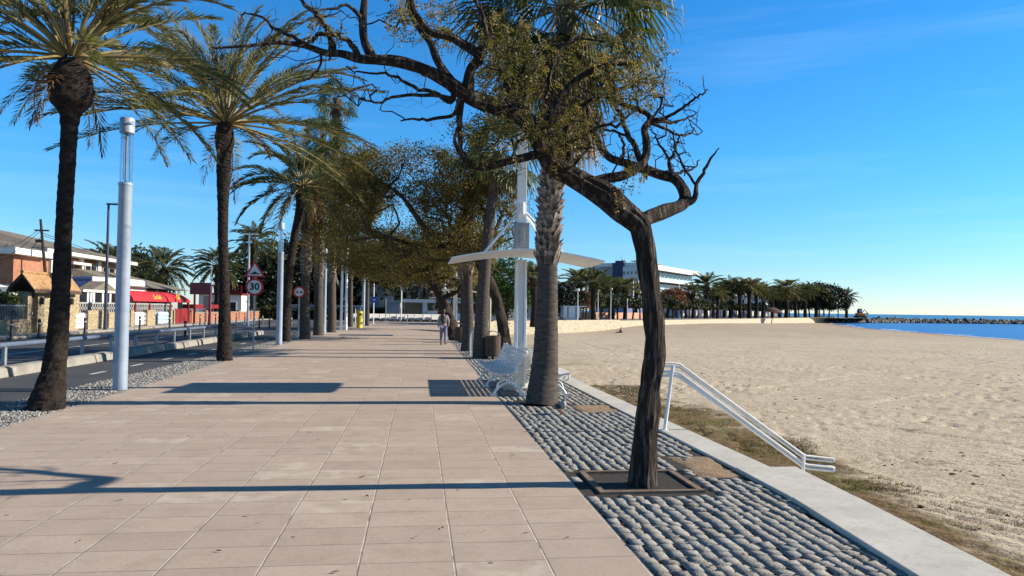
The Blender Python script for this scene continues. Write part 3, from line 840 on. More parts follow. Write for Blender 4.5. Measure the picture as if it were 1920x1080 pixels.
def washingtonia(name, base, P, rad, label, nf=38, seed=1, skirt=2.4, boots=None, pl=.95, br=.85, group=None, dead=26, seg=26, crown=True):
    rg = np.random.default_rng(seed)
    org = np.array(base, float)
    o = empty(name, tuple(org), label, 'palm tree', group)
    C = catmull(P, 14); L0 = np.r_[0, np.cumsum(np.linalg.norm(np.diff(C, axis=0), axis=1))]
    rr_ = np.interp(L0/L0[-1], np.linspace(0, 1, len(rad)), rad)
    n = max(40, int(L0[-1]/.04)); ss = np.linspace(0, L0[-1], n)
    C = np.stack([np.interp(ss, L0, C[:, k]) for k in range(3)], -1); rr_ = np.interp(ss, L0, rr_)
    mb = MB(); mb.tube(C, rr_, 26, True, trunk_disp('ring', seed))
    tr = mb.build('trunk', M['wtrunk'], o, org, True)
    tp = C[-1]
    if boots:
        z0, z1 = boots
        b = MB(); z = z0; k = 0
        while z < z1:
            i = int(np.clip(np.searchsorted(C[:, 2], z), 0, n-1))
            for j in range(7):
                a = j*2*PI/7+k*.45+.15*rg.standard_normal()
                c = C[i]; r = rr_[i]*.96
                w = .075*(.8+.5*rg.random()); h = .16+.10*rg.random(); out = .05+.07*rg.random()
                ca, sa = math.cos(a), math.sin(a)
                rx = lambda rad_, t_, zz: (c[0]+ca*rad_-sa*t_, c[1]+sa*rad_+ca*t_, zz)
                for sg in (-1, 1):
                    tx = sg*w*(.5+.6*rg.random())
                    b.add([rx(r, -w, z), rx(r, w, z), rx(r+.03, w*.9, z+h*.5), rx(r+.03, -w*.9, z+h*.5),
                           rx(r+out, tx+w*.28, z+h), rx(r+out, tx-w*.28, z+h), rx(r*.96, w*.6, z+h*.7), rx(r*.96, -w*.6, z+h*.7)],
                          [(0, 1, 2, 3), (3, 2, 4, 5), (5, 4, 6, 7), (0, 3, 7), (1, 6, 2), (2, 6, 4), (3, 5, 7)])
            z += .085+.03*rg.random(); k += 1
        b.build('leaf_bases', M['boots'], tr, org)
    if crown:
        pt = MB(); Q = fan_leaves(rg, nf, pl, br, seg, petioles=pt)
        c = quads('crown', Q+tp-org, M['fan'], o)
        p2 = MB(); p2.v = [(a+tp[0], b_+tp[1], c_+tp[2]) for a, b_, c_ in pt.v]; p2.f = pt.f
        p2.build('petioles', M['rachis'], c, org)
    if skirt:
        Q = []
        for k in range(dead):
            q = fan_leaves(rg, 1, pl*.55, br*.8, max(12, seg//2), e_hi=-50-25*rg.random(), e_lo=-60, dead=True, base_r=.16, droop=1.3)
            a = rg.random()*6.28; ca, sa = math.cos(a), math.sin(a)
            q2 = q.copy(); q2[..., 0] = q[..., 0]*ca-q[..., 1]*sa; q2[..., 1] = q[..., 0]*sa+q[..., 1]*ca
            q2[..., :2] *= .75
            f = (k+.5)/dead
            q2[..., 2] -= skirt*f*.85-.1
            Q.append(q2)
        quads('dead_frond_skirt', np.concatenate(Q)+tp-org, M['fandry'], o)
    return o

def P4(lst):
    return [AT(x, y, Y) for x, y, Y in lst]
# -- row along the road
Y1 = 12.4
p = P4([(85, 765, Y1), (103, 680, Y1), (113, 560, Y1), (120, 420, Y1), (128, 280, Y1), (132, 200, Y1), (134, 112, Y1)])
p[0][2] = -.03
phoenix('date_palm', (p[0][0], p[0][1], 0), p, [.27, .165, .138, .118, .112, .115, .14, .15], 'nearest date palm with a thick dark trunk at the left edge of the promenade', nf=60, L=2.75, seed=3, bulge=.40, ll=.30, wl=.0125, nl=56, droop=74, e_lo=-16, dry=4)
p = P4([(421, 678, 23.2), (421, 560, 23.2), (418, 440, 23.2), (419, 340, 23.2), (422, 232, 23.2)]); p[0][2] = -.03
phoenix('date_palm', (p[0][0], p[0][1], 0), p, [.23, .16, .135, .145, .20, .20], 'tall date palm between the two nearest tube lamps with a pale upper trunk', nf=64, L=4.7, seed=5, bulge=.16, ll=.42, wl=.017, nl=60, droop=66, e_lo=-10, dry=4)
p = P4([(535, 641, 36), (538, 560, 36), (548, 470, 36), (564, 385, 36), (568, 350, 36)]); p[0][2] = -.03
phoenix('date_palm', (p[0][0], p[0][1], 0), p, [.22, .19, .18, .20, .24], 'leaning date palm just behind the second tube lamp', nf=42, L=3.5, seed=8, bulge=.15, ll=.45, wl=.026, mat='pfrond2', droop=80, e_lo=-35)
for k, (px, py, Y, ytop, lab, sd) in enumerate([
        (571, 636, 39.3, 330, 'shaggy fan palm right behind the leaning date palm', 11),
        (597, 629, 44.8, 250, 'tall fan palm beside the third tube lamp', 12),
        (622, 623, 50.8, 185, 'tallest fan palm of the row with a long brown skirt', 13),
        (657, 613, 62.0, 330, 'slim fan palm behind the twin white poles', 14),
        (688, 611, 68.0, 380, 'thin fan palm beside the yellow bin', 15)]):
    b0 = G(px, py); Yb = b0[1]
    t1 = AT(px+9, ytop, Yb)
    P_ = [b0-np.array([0, 0, .03]), AT(px+1, py-(py-ytop)*.3, Yb), AT(px+5, py-(py-ytop)*.65, Yb), t1]
    washingtonia('fan_palm', (b0[0], b0[1], 0), P_, [.30, .21, .19, .18] if k < 3 else [.22, .15, .14, .13], lab, seed=sd, skirt=3.0 if k < 3 else 1.4, boots=(3.2, t1[2]-1.0) if k < 3 else None, pl=.85, br=.8, seg=20, nf=22, dead=26 if k < 3 else 10)
# -- the fan palm by the benches
b0 = G(1015, 757)
p = [b0-np.array([0, 0, .04]), AT(1022, 680, 12.95), AT(1026, 560, 12.95), AT(1027, 480, 12.95), AT(1032, 380, 12.95), AT(1045, 250, 12.95), AT(1057, 120, 12.95), AT(1062, 15, 12.95)]
washingtonia('fan_palm', (b0[0], b0[1], 0), p, [.29, .215, .18, .168, .165, .16, .16, .16], 'fan palm with ragged leaf bases standing in front of the white benches', seed=21, skirt=2.1, boots=(2.42, 5.2), pl=1.05, br=1.0, seg=34, nf=44, dead=24)
# -- more trunks in the right-hand row
for px, py, ytop, lab, sd in [(902, 671, 300, 'fan palm trunk beside the slatted litter bin', 22), (876, 658, 330, 'fan palm trunk behind the bicycle hoops', 23), (867, 641, 380, 'thin fan palm behind the bicycle hoops palm', 24)]:
    b0 = G(px, py); Yb = b0[1]
    P_ = [b0-np.array([0, 0, .03]), AT(px+2, py-60, Yb), AT(px+1, py-150, Yb), AT(px+4, ytop, Yb)]
    if sd == 22: P_ = [b0-np.array([0, 0, .03]), AT(903, 600, Yb), AT(912, 470, Yb), AT(934, 285, Yb)]
    r_ = .29 if sd == 22 else (.26 if sd == 23 else .20)
    washingtonia('fan_palm', (b0[0], b0[1], 0), P_, [r_, r_*.75, r_*.65, r_*.6, r_*.6], lab, seed=sd, skirt=.7, boots=(2.9, AT(px, ytop, Yb)[2]-.4) if sd != 22 else None, pl=.95, br=.85, seg=20, nf=24 if sd == 22 else 14, dead=6)

# ================================================================ BROADLEAF TREES
class Grow:
    def __init__(s): s.P = []; s.par = []; s.r = []; s.n = 0
    def limb(s, pts, rads, sub=4, start=None, jag=0., rg=None):
        C = catmull(pts, sub)
        rr_ = np.interp(np.linspace(0, 1, len(C)), np.linspace(0, 1, len(rads)), rads)
        par = start if start is not None else -1
        ids = []
        for i, (c, r) in enumerate(zip(C, rr_)):
            if i == 0 and par >= 0:
                # snap to nearest existing node
                c = s.P[par] if False else c
            if jag and rg is not None and i: c = c+jag*rg.standard_normal(3)*min(1, .3+i/len(C))
            s.P.append(np.array(c, float)); s.par.append(par); s.r.append(r); par = len(s.P)-1; ids.append(par)
        return ids
    def nearest(s, p):
        A = np.array(s.P); return int(np.argmin(((A-p)**2).sum(1)))
    def attract(s, pts, rg, step=.25, jit=.05, rt=.004, sag=.0, root=None, exp=.5, rmax=.04):
        root = s.P[0] if root is None else root
        order = np.argsort(((pts-root)**2).sum(1)+.3*rg.random(len(pts)))
        A = np.zeros((len(s.P)+len(pts)*40, 3)); A[:len(s.P)] = s.P
        ends = []; base_n = len(s.P)
        cnt = len(s.P)
        for k in order:
            p = pts[k]
            d2 = ((A[:cnt]-p)**2).sum(1); j = int(np.argmin(d2)); D = math.sqrt(d2[j])
            m = max(1, min(30, int(D/step)))
            par = j; a = A[j]
            for i in range(1, m+1):
                q = a+(p-a)*i/m + (jit*rg.standard_normal(3) if i < m else 0) + np.array([0, 0, sag*math.sin(PI*i/m)*D])
                s.P.append(q); s.par.append(par); s.r.append(None); A[cnt] = q; par = cnt; cnt += 1
            ends.append(par)
        c = np.zeros(len(s.P))
        for e in ends: c[e] += 1
        for i in range(len(s.P)-1, base_n-1, -1):
            if s.par[i] >= 0: c[s.par[i]] += c[i]
        for i in range(base_n, len(s.P)): s.r[i] = min(rmax, rt*max(c[i], 1)**exp)
        for i in range(base_n, len(s.P)):
            pr = s.par[i]
            if pr >= 0: s.r[i] = min(s.r[i], s.r[pr]*.92)
        return np.array([s.P[e] for e in ends]), np.array([s.P[e]-s.P[s.par[e]] for e in ends])
    def mesh(s, mb, seed=0, thick_n=18, rough=.10):
        ch = {}
        for i, p in enumerate(s.par): ch.setdefault(p, []).append(i)
        starts = list(ch.get(-1, []))
        stack = [(i, None) for i in starts]
        while stack:
            i, frm = stack.pop()
            chain = [] if frm is None else [frm]
            cur = i
            while True:
                chain.append(cur)
                cs = ch.get(cur, [])
                if not cs: break
                cs = sorted(cs, key=lambda k: (-s.r[k], k))
                same = [k for k in cs if k == cur+1]
                nxt = same[0] if same and s.r[same[0]] >= s.r[cs[0]]*.6 else cs[0]
                for k in cs:
                    if k != nxt: stack.append((k, cur))
                cur = nxt
            if len(chain) < 2: continue
            P_ = np.array([s.P[k] for k in chain]); r_ = np.array([s.r[k] for k in chain], float)
            if frm is not None: r_[0] = min(s.r[frm]*.9, r_[1]*1.25)
            rm = r_.max()
            n = thick_n if rm > .045 else (9 if rm > .02 else (5 if rm > .008 else 3))
            def dsp(a, l, r, rm=rm):
                if rm < .02: return 0*r
                k = rough*r
                return k*(2.6*np.abs(vnoise(a*4.5+l*1.1, l*2.2, seed)-.5)*2-.8) + k*.8*(vnoise(a*9+l*1.5, l*5, seed+7)-.5) + k*1.2*(vnoise(np.cos(a)*1.3+5, l*5+np.sin(a), seed+3)-.5)
            if rm > .045:
                L0 = np.r_[0, np.cumsum(np.linalg.norm(np.diff(P_, axis=0), axis=1))]
                m = max(len(P_), int(L0[-1]/.035)); ss = np.linspace(0, L0[-1], m)
                P_ = np.stack([np.interp(ss, L0, P_[:, k]) for k in range(3)], -1); r_ = np.interp(ss, L0, r_)
            mb.tube(P_, r_, n, True, dsp)
def pinnate(rg, P, D, n_each, L, lf, lw, pairs=6, spread=.05):
    """compound leaves: kite shaped leaflets in pairs along a short midrib"""
    N = len(P)*n_each
    B = np.repeat(P, n_each, 0)+spread*rg.standard_normal((N, 3))
    d = unit(np.repeat(unit(D), n_each, 0)*.5+rg.standard_normal((N, 3))*.8+np.array([0, 0, -.25]))
    sd_ = unit(np.cross(d, rg.standard_normal((N, 3))))
    Lk = L*(.6+.6*rg.random(N))
    Q = []
    for k in range(pairs):
        s = (k+.7)/pairs
        C = B+d*(Lk*s)[:, None]+np.array([0, 0, -1])*(Lk*s*s*.25)[:, None]
        for sg in (-1, 1):
            e = unit(sd_*sg+d*.45+.25*rg.standard_normal((N, 3)))
            w = unit(np.cross(e, np.cross(d, sd_)+.3*rg.standard_normal((N, 3))))
            l = (lf*(.7+.5*rg.random(N)))[:, None]; ww = (lw*(.8+.4*rg.random(N)))[:, None]*.5
            Q.append(np.stack([C, C+e*l*.5-w*ww, C+e*l, C+e*l*.5+w*ww], 1))
    return np.concatenate(Q)
def leafquads(rg, P, size, n_each, spread):
    N = len(P)*n_each
    B = np.repeat(P, n_each, 0)+spread*rg.standard_normal((N, 3))*np.array([1, 1, .7])
    e = unit(rg.standard_normal((N, 3))+np.array([0, 0, .15])); w = unit(np.cross(e, rg.standard_normal((N, 3))))
    l = (size*(.6+.8*rg.random(N)))[:, None]
    return np.stack([B, B+e*l*.5-w*l*.26, B+e*l, B+e*l*.5+w*l*.26], 1)

# -- near tree: main limbs traced, every limb with its own distance
rg = np.random.default_rng(42)
T0 = 6.86
def TR(l, Y0, Y1):
    n = len(l); return [AT(x, y, Y0+(Y1-Y0)*(i/(n-1))) for i, (x, y) in enumerate(l)]
g = Grow()
pts = [(1202, 925), (1207, 880), (1212, 800), (1220, 720), (1228, 650), (1224, 570), (1214, 500), (1206, 450), (1198, 420), (1168, 396), (1135, 367), (1100, 346), (1066, 328), (1036, 308), (1016, 276), (997, 240), (972, 212), (930, 200), (890, 187), (862, 170), (835, 150), (790, 128), (745, 114), (700, 112), (672, 110), (640, 101), (610, 99), (572, 86), (522, 80), (465, 86), (402, 90)]
Ys = np.interp(np.arange(len(pts)), [0, 8, 14, 19, 30], [T0, T0, 6.8, 6.65, 6.1])
main = [AT(x, y, Y) for (x, y), Y in zip(pts, Ys)]; main[0][2] = -.22
K = F/T0
g.limb(main, [q/K for q in [33, 25, 22, 20, 19, 18.5, 18, 18.5, 20, 23, 23, 21, 19.5, 19, 18, 17, 16, 15, 14, 12.5, 11.5, 10.5, 9.5, 8.5, 7.5, 6.2, 6, 4.5, 3.2, 2.5, 1.6]], 4)
def L(l, w, dY=0., jag=.008):
    st = g.nearest(AT(l[0][0], l[0][1], T0)) if False else None
    # start from the already built node that is closest in the picture plane
    A = np.array(g.P); v = A-np.array([0, 0, CH]); z = v@fw; X_ = 960+F*(v@cr)/z; Y_ = 540-F*(v@cu)/z
    j = int(np.argmin((X_-l[0][0])**2+(Y_-l[0][1])**2))
    Y0 = g.P[j][1]
    P_ = [g.P[j]]+[AT(x, y, Y0+dY*((i+1)/len(l))) for i, (x, y) in enumerate(l[1:])]
    g.limb(P_, [q/K for q in w], 4, start=j, jag=jag, rg=rg)
L([(1205, 428), (1213, 408), (1238, 400), (1265, 390), (1284, 378), (1280, 353), (1264, 335), (1238, 328), (1203, 315), (1173, 306), (1146, 297), (1131, 282), (1119, 258), (1110, 240), (1102, 205), (1100, 170)], [13, 14, 14, 13, 12, 11, 10.5, 10, 9.5, 9, 8.5, 8, 7, 6, 4, 2], 1.9, 0)
L([(1281, 379), (1303, 372), (1306, 347), (1321, 318), (1335, 294), (1346, 279)], [8, 6, 4.2, 3.2, 2.2, 1.2], -.1)
L([(1306, 347), (1285, 318), (1267, 282), (1264, 262), (1264, 244)], [3, 2.6, 2.2, 2, 1.2], -.2)
L([(1262, 334), (1255, 306), (1264, 285), (1272, 261)], [6, 4.5, 3.4, 2], .2)
L([(1262, 330), (1280, 322), (1300, 316), (1312, 300)], [4, 3.2, 2.2, 1.2], .35)
L([(1104, 348), (1137, 334), (1164, 330), (1188, 318), (1207, 303), (1213, 282), (1211, 258), (1208, 241), (1219, 226), (1213, 213), (1186, 202), (1158, 192), (1130, 180)], [10, 9.5, 9, 8.5, 8.5, 8, 7, 6.5, 6, 5, 4.5, 4, 2], .45, 0)
L([(1219, 228), (1242, 222), (1264, 213), (1285, 199), (1305, 184), (1321, 173), (1330, 170)], [4.6, 4, 3.2, 2.8, 2.3, 1.6, .8], -.2)
L([(1321, 173), (1319, 158), (1318, 140)], [1.6, 1.2, .7], 0)
L([(1219, 228), (1245, 228), (1270, 228), (1297, 217), (1306, 211)], [4, 3.2, 2.6, 1.8, 1], .3)
L([(1222, 226), (1241, 193), (1245, 160), (1246, 130)], [3.2, 2.4, 1.8, 1], .1)
L([(1222, 230), (1250, 243), (1272, 253), (1294, 250), (1301, 241), (1291, 226)], [4, 3.2, 2.6, 2.2, 1.6, 1], .4)
L([(1200, 302), (1190, 273), (1176, 250), (1164, 217), (1152, 195)], [6.5, 6, 5, 4, 2.5], .3)
L([(1178, 254), (1150, 247), (1128, 241)], [3.4, 2.6, 1.6], .3)
L([(1166, 304), (1170, 270), (1161, 252)], [4, 3.3, 2.4], -.2)
L([(1255, 300), (1238, 273), (1228, 252), (1217, 243)], [3.4, 2.8, 2, 1], .2)
L([(1187, 318), (1178, 294), (1180, 282)], [2.4, 2, 1], .2)
# upper left limbs
L([(850, 158), (833, 135), (818, 109), (807, 80), (786, 54), (773, 31), (765, 0), (760, -30)], [9, 7.5, 6.8, 6, 5.2, 4.6, 4, 3], .3, 0)
L([(872, 178), (882, 132), (897, 114), (894, 99), (869, 83), (846, 70), (807, 60), (789, 39), (776, 20), (770, -10)], [11, 9, 8.5, 8, 7.5, 7, 6.2, 5.4, 4.4, 3.5], -.5, 0)
L([(895, 100), (912, 70), (905, 30), (890, 0), (880, -25)], [5, 4, 3.4, 2.8, 2], -.3)
L([(699, 112), (684, 79), (680, 40), (684, 0), (690, -30)], [8.5, 7.5, 6.8, 6.4, 5.5], .2, 0)
L([(672, 110), (660, 84), (641, 70), (620, 62), (600, 64), (584, 77), (567, 84)], [6, 5, 4.4, 3.8, 3.4, 3, 2.2], -.3)
L([(625, 100), (620, 70), (612, 50), (595, 28), (570, 8), (558, -15)], [6.5, 5.5, 5, 4.2, 3.6, 3], .2)
L([(584, 86), (560, 75), (533, 61), (511, 50), (494, 33), (470, 27), (452, 27)], [4, 3.4, 3, 2.6, 2.2, 1.6, 1], .3)
L([(680, 38), (655, 12), (620, 16), (590, 20)], [4, 3, 2.2, 1.2], -.2)
L([(600, 100), (602, 115), (596, 132), (580, 146), (571, 154)], [2.6, 2.3, 2, 1.6, 1], .2)
# lower hanging branches
L([(848, 166), (846, 190), (814, 174), (786, 166), (744, 145), (716, 137), (672, 135), (646, 125)], [5, 5, 4, 3.6, 3, 2.4, 1.8, 1.2], .3)
L([(850, 185), (812, 178), (765, 179), (729, 184), (711, 192), (680, 187), (659, 176)], [4, 3.4, 3, 2.6, 2.2, 1.8, 1], -.3)
L([(868, 180), (858, 197), (852, 214), (812, 223), (776, 223), (752, 226)], [6, 5, 4, 3, 2.4, 1.4], .2)
L([(864, 190), (861, 226), (861, 254), (868, 285), (882, 305)], [7, 6, 5, 4, 3], .3)
L([(1020, 288), (998, 292), (965, 300), (938, 307), (905, 315), (880, 309), (868, 295), (852, 265), (858, 240)], [9, 8, 7, 6.5, 5.5, 5, 4, 3, 2], -.35, 0)
L([(985, 228), (965, 190), (942, 140), (930, 90), (905, 50), (900, 5)], [9, 7, 6, 5, 4, 3], .35, 0)
L([(1016, 276), (1024, 236), (1045, 190), (1080, 150), (1130, 125), (1190, 118)], [10, 8, 7, 6, 4.5, 3], -.3, 0)
L([(1062, 326), (1068, 280), (1062, 240), (1090, 200), (1150, 170), (1200, 160)], [8, 7, 6, 5, 3.6, 2.2], .5, 0)
L([(1040, 190), (1030, 150), (1045, 100), (1090, 70), (1150, 80)], [5, 4.6, 4, 3, 2], .2)
nodes_px = lambda A: (960+F*((A-[0, 0, CH])@cr)/((A-[0, 0, CH])@fw), 540-F*((A-[0, 0, CH])@cu)/((A-[0, 0, CH])@fw))
# twigs everywhere, dense leafy volume in the middle
def region(n, cx, cy, rx, ry, Y0, Y1, pw=.5):
    a = rg.random(n)*2*PI; r = rg.random(n)**pw
    return np.array([AT(cx+rx*r_*math.cos(a_), cy+ry*r_*math.sin(a_), Y0+(Y1-Y0)*rg.random()) for r_, a_ in zip(r, a)])
leafy = np.concatenate([region(90, 1050, 165, 165, 90, 6.0, 7.9), region(45, 1150, 105, 105, 40, 6.3, 7.6), region(55, 1190, 150, 60, 45, 6.4, 7.5), region(75, 930, 250, 75, 60, 6.2, 7.3), region(60, 960, 130, 70, 60, 6.2, 7.4),
                        region(70, 1065, 250, 60, 55, 6.3, 7.4), region(60, 960, 95, 70, 60, 6.3, 7.3), region(45, 1190, 170, 60, 40, 6.5, 7.5)])
Pl, Dl = g.attract(leafy, rg, .09, .024, .0030, rmax=.018)
tw = np.concatenate([region(110, 740, 160, 130, 50, 6.0, 6.9), region(130, 1265, 215, 60, 65, 7.0, 8.0), region(80, 1240, 290, 65, 40, 7.0, 8.0), region(60, 570, 60, 120, 70, 5.8, 6.8), region(60, 840, 40, 130, 50, 6.2, 7.2), region(40, 1170, 260, 50, 40, 6.4, 7.2), region(60, 1000, 60, 120, 60, 6.2, 7.2), region(24, 700, 20, 110, 30, 6.2, 7.0)])
Pt, Dt = g.attract(tw, rg, .07, .024, .0026, rmax=.012)
base = G(1202, 915)
tree = empty('shade_tree', (base[0], base[1], 0), 'gnarled dark tree in the square tree pit with a forked trunk and mostly bare branches', 'tree')
mb = MB(); g.mesh(mb, 5, 24, .13)
mb.build('trunk', M['bark'], tree, (base[0], base[1], 0), True)
q1 = pinnate(rg, Pl, Dl, 2, .18, .034, .014, 7, .05)
xx, yy = nodes_px(Pt)
m_ = ((xx > 720) & (xx < 860) & (yy < 75) & (rg.random(len(xx)) < .8)) | ((xx > 590) & (xx < 650) & (yy > 35) & (yy < 80)) | ((xx > 1130) & (xx < 1200) & (yy > 300))
q2 = pinnate(rg, Pt[m_], Dt[m_], 4, .13, .036, .016, 6, .04)
q3 = pinnate(rg, np.array([AT(1185, 340, 6.9), AT(1170, 345, 6.9), AT(1195, 335, 6.8), AT(1160, 352, 6.8)]), np.array([[-.5, 0, -.4]]*4), 3, .2, .036, .017, 9, .03)
quads('crown', np.concatenate([q1, q2, q3]), M['jac'], tree, (base[0], base[1], 0))

# -- spreading trees farther down the right-hand row
def spread_tree(name, base, trunk, limbs, vols, label, seed, leaf=.09, n_each=26, mat='jac2', r0=.17, rt=.012, spread=.20, holes=()):
    rg2 = np.random.default_rng(seed); g2_ = Grow()
    g2_.limb(trunk, [r0*1.35, r0, r0*.9, r0*.85], 5)
    for l, w in limbs:
        j = g2_.nearest(np.array(l[0])); g2_.limb([g2_.P[j]]+list(l[1:]), w, 4, start=j)
    A = []
    for n, fn in vols: A.append(np.array([fn(rg2) for _ in range(n)]))
    A = np.concatenate(A)
    if holes:
        x_, y_ = nodes_px(A)
        for (hx, hy, hrx, hry) in holes:
            k_ = (((x_-hx)/hrx)**2+((y_-hy)/hry)**2 > 1) | (rg2.random(len(x_)) < .12); A = A[k_]; x_ = x_[k_]; y_ = y_[k_]
    E_, D_ = g2_.attract(A, rg2, .30, .07, rt*.62, rmax=r0*.5)
    o = empty(name, (base[0], base[1], 0), label, 'tree')
    mb = MB(); g2_.mesh(mb, seed, 16, .1)
    mb.build('trunk', M['bark2'], o, (base[0], base[1], 0), True)
    quads('crown', leafquads(rg2, E_, leaf, n_each, spread), M[mat], o, (base[0], base[1], 0))
    return o
def VE(cx, cy, rx, ry, Y, dY):
    def f(r_):
        a = r_.random()*2*PI; q = r_.random()**.45
        return AT(cx+rx*q*math.cos(a), cy+ry*q*math.sin(a), Y+dY*(2*r_.random()-1))
    return f
Y = 27.
spread_tree('shade_tree', G(950, 663), [G(950, 664)-[0, 0, .05], AT(941, 600, Y), AT(925, 545, Y), AT(897, 490, Y-.2)],
            [([AT(897, 490, Y), AT(850, 450, Y-.5), AT(800, 430, Y-1), AT(755, 370, Y-1.2), AT(720, 345, Y-1)], [.15, .13, .10, .07, .04]),
             ([AT(897, 490, Y), AT(868, 440, Y+.5), AT(875, 390, Y+1), AT(900, 340, Y+1)], [.14, .11, .08, .05]),
             ([AT(860, 458, Y), AT(790, 462, Y+.3), AT(720, 445, Y+.3), AT(650, 452, Y)], [.10, .08, .06, .03]),
             ([AT(900, 490, Y), AT(930, 430, Y), AT(950, 380, Y+.5)], [.11, .08, .05])],
            [(300, VE(880, 400, 105, 95, Y, 2.0)), (340, VE(775, 335, 150, 62, Y, 1.8)), (200, VE(670, 350, 65, 75, Y, 1.5)), (190, VE(785, 452, 160, 42, Y, 1.8)), (80, VE(930, 350, 50, 50, Y, 1.2))],
            'broad olive-brown tree with a leaning trunk just behind the litter bin', 61, .075, 60, r0=.19, spread=.19,
            holes=[(745, 405, 45, 34)])
Y = 40.
spread_tree('shade_tree', G(853, 637), [G(853, 638)-[0, 0, .05], AT(845, 600, Y), AT(828, 560, Y), AT(808, 525, Y)],
            [([AT(808, 525, Y), AT(770, 480, Y), AT(700, 440, Y), AT(640, 420, Y)], [.2, .16, .1, .05]),
             ([AT(808, 525, Y), AT(810, 470, Y+1), AT(790, 420, Y+1)], [.16, .12, .05]),
             ([AT(790, 505, Y), AT(720, 500, Y-1), AT(670, 490, Y-1)], [.12, .09, .05])],
            [(300, VE(690, 440, 130, 75, Y, 3)), (240, VE(640, 370, 75, 75, Y, 2.5)), (210, VE(750, 480, 130, 42, Y, 3)), (160, VE(860, 480, 60, 60, Y, 2.5))],
            'broad olive-brown tree leaning over the promenade beyond the walking person', 62, .11, 56, r0=.24, spread=.3,
            holes=[(745, 400, 40, 30)])
Y = 58.
b3 = G(838, 622)
spread_tree('shade_tree', b3, [b3-[0, 0, .05], AT(834, 590, Y), AT(825, 560, Y), AT(812, 535, Y)],
            [([AT(812, 535, Y), AT(770, 505, Y), AT(720, 490, Y)], [.2, .15, .08])],
            [(240, VE(760, 492, 110, 40, Y, 4)), (120, VE(850, 500, 60, 40, Y, 3))],
            'dark rounded tree farthest down the right-hand row', 63, .24, 26, r0=.28, spread=.45)
# ================================================================ STREET FURNITURE
# ---- tree pit frame + soil
def pit(x0, x1, y0, y1, label):
    o = empty('tree_pit', ((x0+x1)/2, (y0+y1)/2, 0), label, 'tree pit')
    og = tuple(o.location); w = .055
    mb = MB()
    mb.box(x0, x1, y0, y0+w, -.16, .010); mb.box(x0, x1, y1-w, y1, -.16, .010)
    mb.box(x0, x0+w, y0+w, y1-w, -.16, .008); mb.box(x1-w, x1, y0+w, y1-w, -.16, .008)
    mb.build('frame', M['fine'], o, og)
    n = 34
    X_, Y_ = np.meshgrid(np.linspace(x0+.04, x1-.04, n), np.linspace(y0+.04, y1-.04, n))
    Z_ = -.13+.03*fbm(X_*9, Y_*9, 4, 3)*2
    link('soil', mesh_np('soil', np.c_[X_.ravel(), Y_.ravel(), Z_.ravel()]-np.array(og), np.array([(j*n+i, j*n+i+1, (j+1)*n+i+1, (j+1)*n+i) for j in range(n-1) for i in range(n-1)])), M['soil'], o, True)
pit(1.63, 2.60, 6.53, 7.42, 'square rusty tree pit frame with dark soil around the nearest tree')

# ---- tube lamps
def tube_lamp():
    o = empty('street_lamp', (0, 0, 0), 'lamp', 'street lamp')
    mb = MB(); mb.tube([(0, 0, -.1), (0, 0, .02), (0, 0, 3.90), (0, 0, 3.93)], [.128, .128, .122, .135], 24)
    mb.tube([(0, 0, 1.28), (0, 0, 1.3)], [.130, .130], 24); mb.tube([(0, 0, 3.93), (0, 0, 3.97)], [.135, .135], 24)
    mb.build('pole', M['lamp'], o, smooth=True)
    mb = MB(); mb.box(-.133, -.12, -.05, .05, .5, .82); mb.build('hatch', M['lamp'], o)
    t = NT('lamp_glass')
    b = t.n('ShaderNodeBsdfGlossy'); b.inputs['Roughness'].default_value = .08; b.inputs[0].default_value = (.8, .85, .9, 1)
    tr = t.n('ShaderNodeBsdfTransparent'); tr.inputs[0].default_value = (.9, .93, .96, 1)
    ms = t.n('ShaderNodeMixShader'); ms.inputs[0].default_value = .2
    t.l(tr.outputs[0], ms.inputs[1]); t.l(b.outputs[0], ms.inputs[2]); t.l(ms.outputs[0], t.out.inputs[0])
    mb = MB(); mb.tube([(0, 0, 3.97), (0, 0, 4.95)], .115, 24, False)
    mb.build('glass_tube', t.m, o, smooth=True)
    mb = MB()
    for k in range(5):
        a = k*2*PI/5+.5; mb.tube([(.09*math.cos(a), .09*math.sin(a), 3.96), (.09*math.cos(a), .09*math.sin(a), 4.96)], .008, 5)
    mb.tube([(0, 0, 3.96), (0, 0, 4.96)], .022, 8)
    mb.build('rods', M['steel'], o)
    mb = MB(); mb.tube([(0, 0, 4.93), (0, 0, 4.94), (0, 0, 5.21), (0, 0, 5.23)], [.125, .135, .135, .12], 24)
    mb.build('cap', M['lamp'], o, smooth=True)
    return o
lp = tube_lamp(); used = [False]
for (x, y), lab in zip([G(225, 730)[:2], G(523, 646)[:2], G(607, 625.5)[:2]],
                       ['nearest thick grey-blue tube lamp with a glass top beside the nearest palm', 'second tube lamp with a glass top between the round speed sign and a leaning palm', 'third tube lamp standing among the fan palm trunks']):
    place(lp, used, (x, y, 0), .3, 1, lab, 'tube lamps along the promenade')
